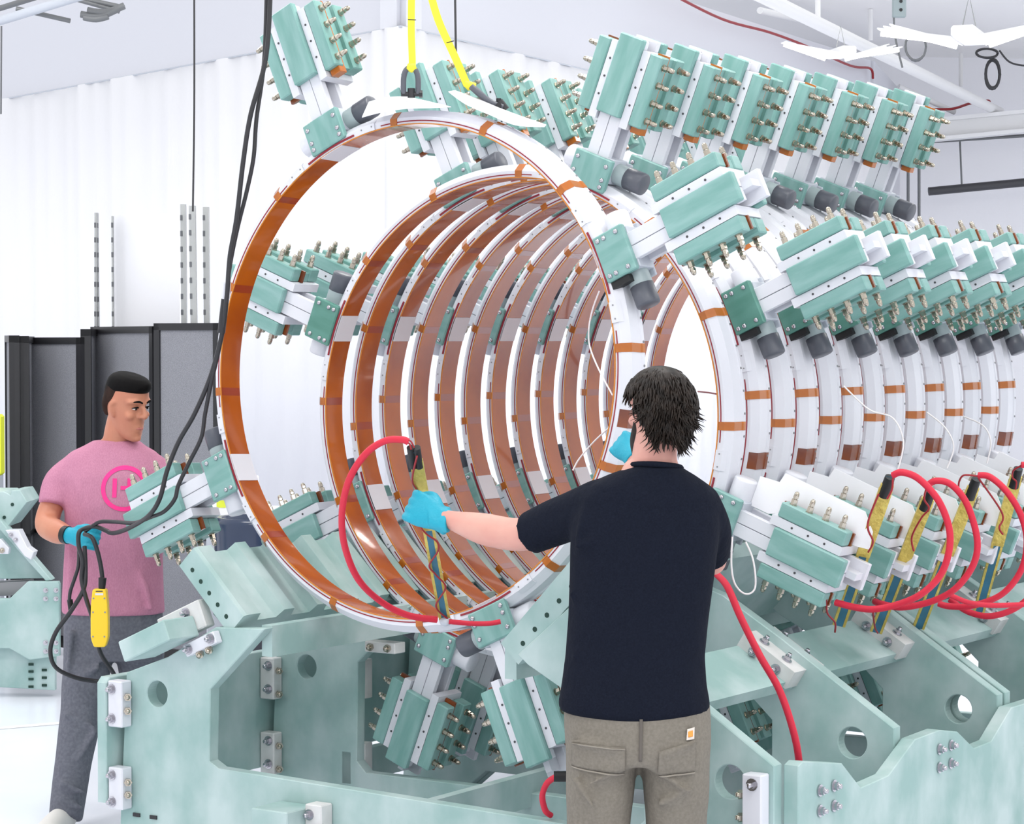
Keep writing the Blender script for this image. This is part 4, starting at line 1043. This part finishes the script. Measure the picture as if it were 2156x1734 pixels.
# ------------------------------------------------------------------ crane pendant: cable from above, loops over the glove, yellow box
pd = thing('crane_pendant', 'yellow crane control pendant on looped black cable, held by the man in pink', 'pendant', at(210, 1290, 9.150))
PO = at(210, 1290, 9.150)
def lpx(pts, O): return [at(*p) - O for p in pts]
YP = 9.06
cable('cable', lpx([(570, -30, 8.500), (560, 120, 8.500), (528, 240, 8.500), (512, 340, 8.500), (498, 460, 8.500), (484, 540, 8.500), (478, 620, 8.500), (468, 700, 8.550), (444, 790, 8.600), (410, 870, 8.650), (376, 930, 8.680), (352, 990, 8.680), (336, 1050, 8.680), (312, 1086, 8.740), (270, 1112, 8.913), (238, 1122, 9.040), (222, 1116, 9.080), (200, 1108, 9.100), (178, 1112, 9.100), (166, 1122, 9.080), (166, 1150, 9.080), (174, 1180, 9.080), (172, 1220, 9.080), (182, 1262, 9.080), (194, 1300, 9.100), (210, 1370, 9.150), (236, 1412, 9.200), (252, 1440, 9.193)], PO), .0085, 'cable', pd)
cable('cable', lpx([(562, -30, 8.520), (556, 130, 8.520), (540, 250, 8.520), (534, 330, 8.520), (520, 400, 8.520), (500, 480, 8.520), (484, 560, 8.520), (474, 640, 8.540), (464, 720, 8.560), (446, 800, 8.600), (432, 870, 8.640), (424, 920, 8.660), (400, 970, 8.680), (376, 1020, 8.680), (368, 1050, 8.680), (346, 1076, 8.700), (318, 1088, 8.747), (284, 1100, 8.882), (240, 1098, 9.040), (212, 1098, 9.080), (196, 1106, 9.100), (180, 1118, 9.160)], PO), .0075, 'cable', pd)
cable('cable', lpx([(178, 1124, 9.150), (194, 1132, 9.100), (204, 1156, 9.100), (212, 1190, 9.100), (216, 1220, 9.100)], PO), .0085, 'cable', pd)
cable('cable', lpx([(166, 1150, 9.130), (165, 1190, 9.100), (158, 1215, 9.100), (148, 1245, 9.120), (146, 1268, 9.140)], PO), .007, 'cable', pd)
cable('cable', lpx([(178, 1150, 9.130), (180, 1200, 9.090), (176, 1240, 9.080), (150, 1285, 9.100), (118, 1330, 9.120), (106, 1370, 9.120), (118, 1405, 9.140), (160, 1426, 9.180), (210, 1434, 9.220), (260, 1436, 9.206)], PO), .0085, 'cable', pd)
MB().tube([p - PO for p in (at(476, 595, 8.520), at(474, 628, 8.530))], .017, 14).build('white_tape', 'white', pd)
MB().tube([p - PO for p in (at(474, 630, 8.530), at(466, 700, 8.550))], .014, 12).build('black_tape', 'cable', pd)
MB().tube([p - PO for p in (at(147, 1262, 9.140), at(150, 1284, 9.145))], .011, 10).build('plug', 'black', pd)
MB().tube([p - PO for p in (at(216, 1216, YP), at(214.5, 1238, YP))], [.0155, .013], 12).build('gland', 'black', pd)
sc_ = YP / F
bt = MB(); pc = at(211, 1300, YP) - PO
prof = [(0, 62 * sc_), (12.5 * sc_, 61.5 * sc_), (14.5 * sc_, 58 * sc_), (17.5 * sc_, 30 * sc_), (18.5 * sc_, 0), (18.5 * sc_, -38 * sc_), (16.5 * sc_, -48 * sc_), (12 * sc_, -60.5 * sc_), (0, -61 * sc_)]
poly = [(-x, z) for x, z in prof] + [(x, z) for x, z in reversed(prof[1:-1])]
bt.prism([(x + pc.x, z + pc.z) for x, z in poly], pc.y - .022, pc.y + .022)
bo_ = bt.build('control_box', 'pendant', pd)
bv = bo_.modifiers.new('bevel', 'BEVEL'); bv.width = .004; bv.segments = 2
for x_, y_ in ((199, 1258), (222, 1258), (198, 1287), (223, 1287), (198, 1338), (222, 1338)):
    p = at(x_, y_, YP) - PO; MB().cyl(p + Vector((0, -.0235, 0)), p + Vector((0, -.020, 0)), .0035, 8).build('screw', 'dullsteel', pd)
p = at(211, 1248, YP) - PO; MB().box(p + Vector((-.015, -.0232, -.006)), p + Vector((.015, -.021, .002))).build('label_window', 'white', pd)
p = at(211, 1243, YP) - PO; MB().box(p + Vector((-.013, -.0232, -.002)), p + Vector((.013, -.021, .002))).build('slot', 'soft_black', pd)

# ------------------------------------------------------------------ slings and shackles
def band(name, pts, w, th, m, parent):
    """flat webbing through points, facing the camera"""
    P = smooth_path(pts, 5); mb = MB(); vs = []
    for i, p in enumerate(P):
        t = (P[min(i + 1, len(P) - 1)] - P[max(i - 1, 0)]).normalized(); x = t.cross(Vector((0, 1, 0))).normalized(); y = t.cross(x)
        vs += [p + x * w / 2 - y * th / 2, p + x * w / 2 + y * th / 2, p - x * w / 2 + y * th / 2, p - x * w / 2 - y * th / 2]
    n = len(P); fs = [(4 * i + k, 4 * i + (k + 1) % 4, 4 * i + 4 + (k + 1) % 4, 4 * i + 4 + k) for i in range(n - 1) for k in range(4)] + [(3, 2, 1, 0), (4 * n - 4, 4 * n - 3, 4 * n - 2, 4 * n - 1)]
    mb.add(vs, fs); return mb.build(name, m, parent)
YS = 8.38
o_ = at(866, 150, YS); s1_ = thing('lifting_sling', 'left yellow webbing sling hanging straight down to an upright shackle', 'sling', o_, 0, 'yellow lifting slings')
band('webbing', [p - o_ for p in (at(867, -40, YS), at(866, 60, YS), at(868, 130, YS), at(867, 150, YS))], .024, .005, 'yellow', s1_)
MB().tube([p - o_ for p in (at(857, 141, YS), at(866, 143, YS), at(876, 140, YS))], [.012, .017, .012], 12).build('loop_end', 'yellow', s1_)
for y_ in (41,): band('stitch_mark', [p - o_ for p in (at(859, y_, YS - .004), at(876, y_ + 1, YS - .004))], .003, .001, 'soft_black', s1_)
def shackle(parent, O, top, l, r, pin_y, label):
    h_ = (top - (l + r) / 2); w_ = (r - l) / 2; m_ = (l + r) / 2
    P = smooth_path([m_ - w_ + h_ * f1 if sg < 0 else m_ + w_ * kx + h_ * f1 for sg, kx, f1 in ((-1, 1, 0),)] + [m_ - w_ * 1.04 + h_ * .35, m_ - w_ * .98 + h_ * .65, m_ - w_ * .66 + h_ * .9, m_ + h_, m_ + w_ * .66 + h_ * .9, m_ + w_ * .98 + h_ * .65, m_ + w_ * 1.04 + h_ * .35, r], 5)
    o = MB().tube([p - O for p in P], .0098, 12).build('shackle_bow', 'dgrey', parent)
    d = (r - l)
    MB().cyl(l - d * .18 - O, r + d * .18 - O, .0085, 12).build('shackle_pin', 'soft_black', parent)
    MB().cyl(r + d * .10 - O, r + d * .32 - O, .013, 6, smooth=False).build('pin_head', 'soft_black', parent)
shackle(s1_, o_, at(865, 142, YS), at(850, 198, YS), at(880, 198, YS), 0, '')
MB().cyl(at(866, 186, YS) - o_, at(866, 206, YS) - o_, .013, 10).build('hoist_eye', 'soft_black', s1_)
o_ = at(985, 186, YS); s2_ = thing('lifting_sling', 'right yellow webbing sling slanting down to a tilted shackle', 'sling', o_, 0, 'yellow lifting slings')
band('webbing', [p - o_ for p in (at(900, -40, YS), at(922, 40, YS), at(958, 120, YS), at(984, 180, YS))], .026, .005, 'yellow', s2_)
MB().tube([p - o_ for p in (at(978, 174, YS), at(988, 181, YS), at(1002, 182, YS))], [.010, .017, .012], 12).build('loop_end', 'yellow', s2_)
band('stitch_mark', [p - o_ for p in (at(940, 90, YS - .004), at(956, 86, YS - .004))], .003, .001, 'soft_black', s2_)
P = [at(992, 182, YS - .03), at(1010, 198, YS - .035), at(1032, 216, YS - .03), at(1058, 226, YS - .02)]
MB().tube([p - o_ for p in smooth_path(P, 5)], .011, 12).build('shackle_bow', 'dgrey', s2_)
MB().tube([p + Vector((0, .05, .008)) - o_ for p in smooth_path(P, 5)], .010, 12).build('shackle_bow', 'dgrey', s2_)
MB().cyl(at(1050, 222, YS - .05) - o_, at(1050, 222, YS + .06) - o_, .010, 12).build('shackle_pin', 'soft_black', s2_)
MB().cyl(at(1050, 214, YS) - o_, at(1064, 232, YS) - o_, .016, 8).build('hoist_eye', 'soft_black', s2_)
MB().cyl(at(1050, 207, YS) - o_, at(1050, 216, YS) - o_, .009, 8).build('pin_head', 'soft_black', s2_)

# ------------------------------------------------------------------ loose white sheets on top of the hanging ring
def sheet(name, edge_a, edge_b, label, m='sheet', th=.003, cat='sheet', n=6):
    A_ = smooth_path([at(*p) for p in edge_a], n); B_ = smooth_path([at(*p) for p in edge_b], n)
    mb = MB(); k = len(A_); vs = A_ + B_
    up = Vector((0, 0, th))
    vs2 = vs + [v - up for v in vs]
    fs = []
    for i in range(k - 1):
        fs += [(i, i + 1, k + i + 1, k + i), (2 * k + i, 3 * k + i, 3 * k + i + 1, 2 * k + i + 1), (i, 2 * k + i, 2 * k + i + 1, i + 1), (k + i, k + i + 1, 3 * k + i + 1, 3 * k + i)]
    fs += [(0, k, 3 * k, 2 * k), (k - 1, 3 * k - 1, 4 * k - 1, 2 * k - 1)]
    mb.add(vs2, fs, True); return tag(mb.build(name, m), label, cat)
sheet('foam_sheet', [(762, 246, 8.32), (800, 236, 8.30), (850, 228, 8.28), (905, 226, 8.26), (950, 224, 8.25)], [(776, 214, 8.50), (810, 205, 8.48), (850, 203, 8.46), (885, 209, 8.44), (940, 222, 8.42)], 'curled white plastic sheet lying on top of the hanging ring, left')
sheet('foam_sheet', [(944, 192, 8.20), (980, 218, 8.18), (1030, 240, 8.16), (1085, 262, 8.14), (1146, 266, 8.14)], [(958, 190, 8.36), (1000, 205, 8.34), (1050, 226, 8.32), (1100, 245, 8.30), (1150, 262, 8.28)], 'long white plastic strip balanced on the hanging ring, right')

# ------------------------------------------------------------------ probe held by the man in navy, with its red sleeved lead
o_ = at(905, 1120, 7.7); pr = thing('sensor_probe', 'gold and blue sensor wand with a big red lead, gripped in the teal glove', 'probe', o_)
def wand(parent, O, top, bot, w, th=.008):
    d = (bot - top).normalized(); x = d.cross(Vector((0, 1, 0))).normalized(); y = x.cross(d)
    def slab(f0, f1, a, b, y0, y1):
        p, q = top.lerp(bot, f0), top.lerp(bot, f1)
        vs = [v - O for c in (p, q) for v in (c + x * a + y * y0, c + x * b + y * y0, c + x * b + y * y1, c + x * a + y * y1)]
        return MB().add(vs, [(0, 1, 2, 3), (4, 7, 6, 5), (0, 4, 5, 1), (1, 5, 6, 2), (2, 6, 7, 3), (3, 7, 4, 0)])
    def mk(name, m, *a):
        mb = MB(); p, q = top.lerp(bot, a[0]), top.lerp(bot, a[1])
        vs = [v - O for c in (p, q) for v in (c + x * a[2] + y * a[4], c + x * a[3] + y * a[4], c + x * a[3] + y * a[5], c + x * a[2] + y * a[5])]
        mb.add(vs, [(0, 1, 2, 3), (4, 7, 6, 5), (0, 4, 5, 1), (1, 5, 6, 2), (2, 6, 7, 3), (3, 7, 4, 0)]); return mb.build(name, m, parent)
    return mk
t_, b_ = at(873, 950, 7.40), at(937, 1306, 8.02)
mk = wand(pr, o_, t_, b_, .03)
mk('wand_core', 'bluestrip', .0, 1, -.011, .013, -.004, .004)
mk('gold_edge', 'goldfoil', .05, 1, -.019, -.010, -.005, .005)
mk('gold_edge', 'goldfoil', .05, 1, .010, .019, -.005, .005)
mk('gold_wrap', 'goldfoil', .05, .44, -.0205, .0205, -.0065, .0065)
sl_ = MB()
for dx in (-.012, .006): sl_.cyl(t_ + Vector((dx, -.004, .012)) - o_, t_.lerp(b_, .085) + Vector((dx, -.004, 0)) - o_, .0125, 12)
sl_.build('heat_shrink', 'black', pr)
cable('red_lead', [p - o_ for p in (at(860, 930, 7.40), at(845, 925, 7.40), at(810, 928, 7.42), at(770, 955, 7.45), at(735, 1010, 7.5), at(720, 1080, 7.58), at(726, 1150, 7.68), at(755, 1220, 7.78), at(805, 1268, 7.9), at(860, 1295, 7.95), at(920, 1304, 7.98))], .011, 'redsleeve', pr, 10)
cable('red_wire', [p - o_ for p in (at(850, 927, 7.40), at(864, 928, 7.39), at(872, 942, 7.39))], .003, 'redwire', pr, 6)
cable('red_wire', [p - o_ for p in (at(852, 930, 7.40), at(862, 934, 7.39), at(866, 946, 7.39))], .003, 'redwire', pr, 6)
cable('red_wire', [p - o_ for p in (at(878, 960, 7.39), at(868, 1010, 7.47), at(880, 1040, 7.53), at(884, 1100, 7.62), at(896, 1122, 7.66), at(920, 1140, 7.69), at(922, 1160, 7.73), at(904, 1190, 7.78), at(918, 1210, 7.82), at(938, 1236, 7.86), at(918, 1275, 7.93), at(940, 1300, 7.99), at(955, 1306, 8.0))], .0032, 'redwire', pr, 6)
cable('red_lead', [p - o_ for p in (at(945, 1308, 7.99), at(990, 1312, 8.0), at(1030, 1312, 8.0), at(1054, 1308, 8.0))], .0085, 'redsleeve', pr, 8)
c_ = MB(); ball(c_, at(938, 1308, 8.0) - o_, .02, .015, .016); c_.build('clear_tape_ball', 'whiteb', pr)

# ------------------------------------------------------------------ probes and red leads standing among the lower right terminal blocks
def probe(label, top, bot, Y0, Y1, loop, wires=()):
    O = at(top[0], top[1], Y0); t = thing('sensor_probe', label, 'probe', O, 0, 'sensor probes among the lower right terminals')
    a_, b_ = O.copy(), at(bot[0], bot[1], Y1)
    mk = wand(t, O, a_, b_, .03)
    mk('wand_core', 'bluestrip', 0, 1, -.014, .016, -.004, .004)
    mk('gold_edge', 'goldfoil', .05, 1, -.022, -.013, -.005, .005); mk('gold_edge', 'goldfoil', .05, 1, .013, .022, -.005, .005)
    mk('gold_wrap', 'goldfoil', .08, .52, -.023, .023, -.0065, .0065)
    MB().tube([a_ - O, a_.lerp(b_, .12) - O], [.017, .020], 12).build('heat_shrink', 'black', t)
    cable('red_lead', [at(*p) - O for p in loop], .0115, 'redsleeve', t, 10)
    for w_ in wires: cable('red_wire', [at(*p) - O for p in w_], .0035, 'redwire', t, 6)
probe('leftmost sensor wand among the lower right terminals, widest red lead loop', (1874, 1004), (1766, 1316), 7.95, 8.30,
      [(1880, 1000, 7.92), (1900, 994, 7.9), (1935, 1008, 7.88), (1975, 1052, 7.86), (1998, 1110, 7.86), (1998, 1160, 7.86), (1980, 1210, 7.88), (1940, 1250, 7.9), (1890, 1272, 7.95), (1840, 1282, 8.0), (1800, 1278, 8.05), (1760, 1268, 8.1)],
      [[(1880, 1006, 7.92), (1878, 1030, 7.92), (1868, 1050, 7.93)], [(1850, 1040, 7.96), (1830, 1090, 8.0), (1828, 1115, 8.0), (1838, 1140, 8.02), (1828, 1162, 8.05)], [(1740, 1262, 8.1), (1742, 1290, 8.15), (1758, 1310, 8.2), (1758, 1330, 8.25)]])
probe('second sensor wand from the left among the lower right terminals', (1960, 1034), (1844, 1330), 8.25, 8.6,
      [(1952, 1022, 8.2), (1970, 1012, 8.18), (2000, 1018, 8.16), (2030, 1050, 8.15), (2050, 1100, 8.15), (2058, 1150, 8.15), (2046, 1195, 8.17), (2010, 1240, 8.2), (1960, 1266, 8.25), (1900, 1278, 8.3), (1860, 1272, 8.35), (1842, 1266, 8.4)],
      [[(1952, 1022, 8.2), (1946, 1050, 8.22), (1956, 1070, 8.22), (1940, 1090, 8.25), (1920, 1130, 8.3), (1924, 1160, 8.3)], [(1838, 1290, 8.4), (1842, 1320, 8.5), (1848, 1332, 8.55)]])
probe('third sensor wand from the left among the lower right terminals', (2056, 1008), (1930, 1330), 8.55, 8.9,
      [(2060, 1000, 8.5), (2085, 1004, 8.48), (2120, 1035, 8.45), (2150, 1085, 8.45), (2162, 1140, 8.45), (2150, 1200, 8.47), (2110, 1250, 8.5), (2050, 1274, 8.55), (2000, 1276, 8.6), (1976, 1270, 8.62)],
      [[(2058, 1002, 8.5), (2030, 1000, 8.5), (2020, 1012, 8.52), (2018, 1026, 8.53)], [(2060, 1006, 8.5), (2110, 1080, 8.55), (2104, 1110, 8.55), (2112, 1125, 8.55)]])
probe('rightmost sensor wand at the right edge among the lower terminals', (2144, 986), (2060, 1290), 8.85, 9.2,
      [(2150, 978, 8.8), (2180, 985, 8.8), (2215, 1040, 8.8), (2225, 1120, 8.8), (2205, 1210, 8.8), (2150, 1272, 8.82), (2090, 1296, 8.85), (2040, 1288, 8.9), (2000, 1262, 8.95)],
      [[(2150, 980, 8.8), (2134, 990, 8.82), (2132, 1005, 8.84), (2140, 1014, 8.84), (2138, 1030, 8.85)]])
px_tube('red_lead', [(1470, 1120, 7.75), (1496, 1192, 7.7), (1530, 1232, 7.6), (1560, 1300, 7.55), (1600, 1380, 7.5), (1640, 1450, 7.48), (1668, 1530, 7.46), (1682, 1600, 7.46), (1686, 1700, 7.5)], .0115, 'redsleeve',
        'long red lead dropping beside the navy shirt to the right side panel', 'cable')
px_tube('red_lead', [(2000, 1252, 8.3), (2040, 1268, 8.3), (2090, 1274, 8.3), (2160, 1272, 8.3)], .009, 'redsleeve', 'short red lead crossing the bottom of the right edge loops', 'cable')
rl = thing('red_lead', 'curved red lead with a black end low beside the taupe trousers', 'cable', at(1178, 1632, 7.6)); o_ = at(1178, 1632, 7.6)
cable('lead', [p - o_ for p in (at(1172, 1634, 7.6), at(1152, 1648, 7.62), at(1142, 1675, 7.64), at(1148, 1705, 7.66), at(1160, 1716, 7.68))], .010, 'redsleeve', rl, 8)
MB().cyl(at(1166, 1634, 7.6) - o_, at(1196, 1634, 7.6) - o_, .017, 12).build('end_cap', 'black', rl)

# ------------------------------------------------------------------ plain plastic sheets tucked behind the lower right bolts
def arm_local(k, r, t, a):
    Mx = ring_mat(k, 68.7) @ Matrix.Rotation(radians(90), 4, 'Y')
    return Mx @ Vector((r, a, t))
NM = ['nearest white backing sheet behind the bolts of the lower right terminals', 'second white backing sheet behind the lower right bolts', 'third white backing sheet behind the lower right bolts', 'fourth white backing sheet behind the lower right bolts', 'fifth white backing sheet behind the lower right bolts', 'farthest white backing sheet behind the lower right bolts']
for i, k in enumerate((0, 2, 4, 6, 8, 10)):
    poly = [(.985, .06), (.985, .168), (1.06, .178), (1.07, .215), (1.39, .212), (1.44, .16), (1.45, .10), (1.40, .09), (1.12, .088), (1.06, .06)]
    mb = MB(); n = len(poly)
    vs = [arm_local(k, r, t, a) for a in (.066, .069) for r, t in poly]
    mb.add(vs, [tuple(range(n)), tuple(reversed(range(n, 2 * n)))] + [(j, j + n, (j + 1) % n + n, (j + 1) % n) for j in range(n)])
    tag(mb.build('backing_sheet', 'sheet'), NM[i], 'sheet', 'white backing sheets')
# white signal wires on the row
WW = [([(1290, 832, 7.9), (1262, 780, 8.0), (1242, 730, 8.1), (1240, 690, 8.1), (1248, 650, 8.1), (1262, 612, 8.1)], 'white wire arching up inside the rings behind the navy man\'s head'),
      ([(1282, 900, 7.85), (1250, 930, 7.95), (1220, 965, 8.0), (1206, 990, 8.0)], 'white wire falling from the hanging ring past the navy man\'s shoulder'),
      ([(1776, 812, 8.5), (1830, 862, 8.5), (1880, 880, 8.45), (1902, 930, 8.45), (1890, 990, 8.45)], 'leftmost white wire looping over the row of rings at the right'),
      ([(1952, 868, 8.9), (1990, 900, 8.85), (2008, 940, 8.85), (1994, 985, 8.85)], 'middle white wire looping over the row of rings at the right'),
      ([(2028, 876, 9.2), (2070, 896, 9.15), (2086, 930, 9.15), (2078, 975, 9.15)], 'rightmost white wire looping over the row of rings at the right'),
      ([(1542, 1130, 7.6), (1540, 1190, 7.6), (1548, 1230, 7.6), (1570, 1250, 7.6), (1590, 1236, 7.6), (1586, 1180, 7.6), (1570, 1140, 7.6)], 'white wire loop hanging under the nearest lower right terminal block')]
for pts, lab in WW:
    px_tube('signal_wire', pts, .003, 'whitewire', lab, 'wire', seg=6)
px_tube('signal_wire', [(1470, 824, 11), (1490, 826, 10.8), (1508, 829, 10.6)], .004, 'redwire', 'short red wire showing through the row behind the navy man\'s head', 'wire', seg=6)
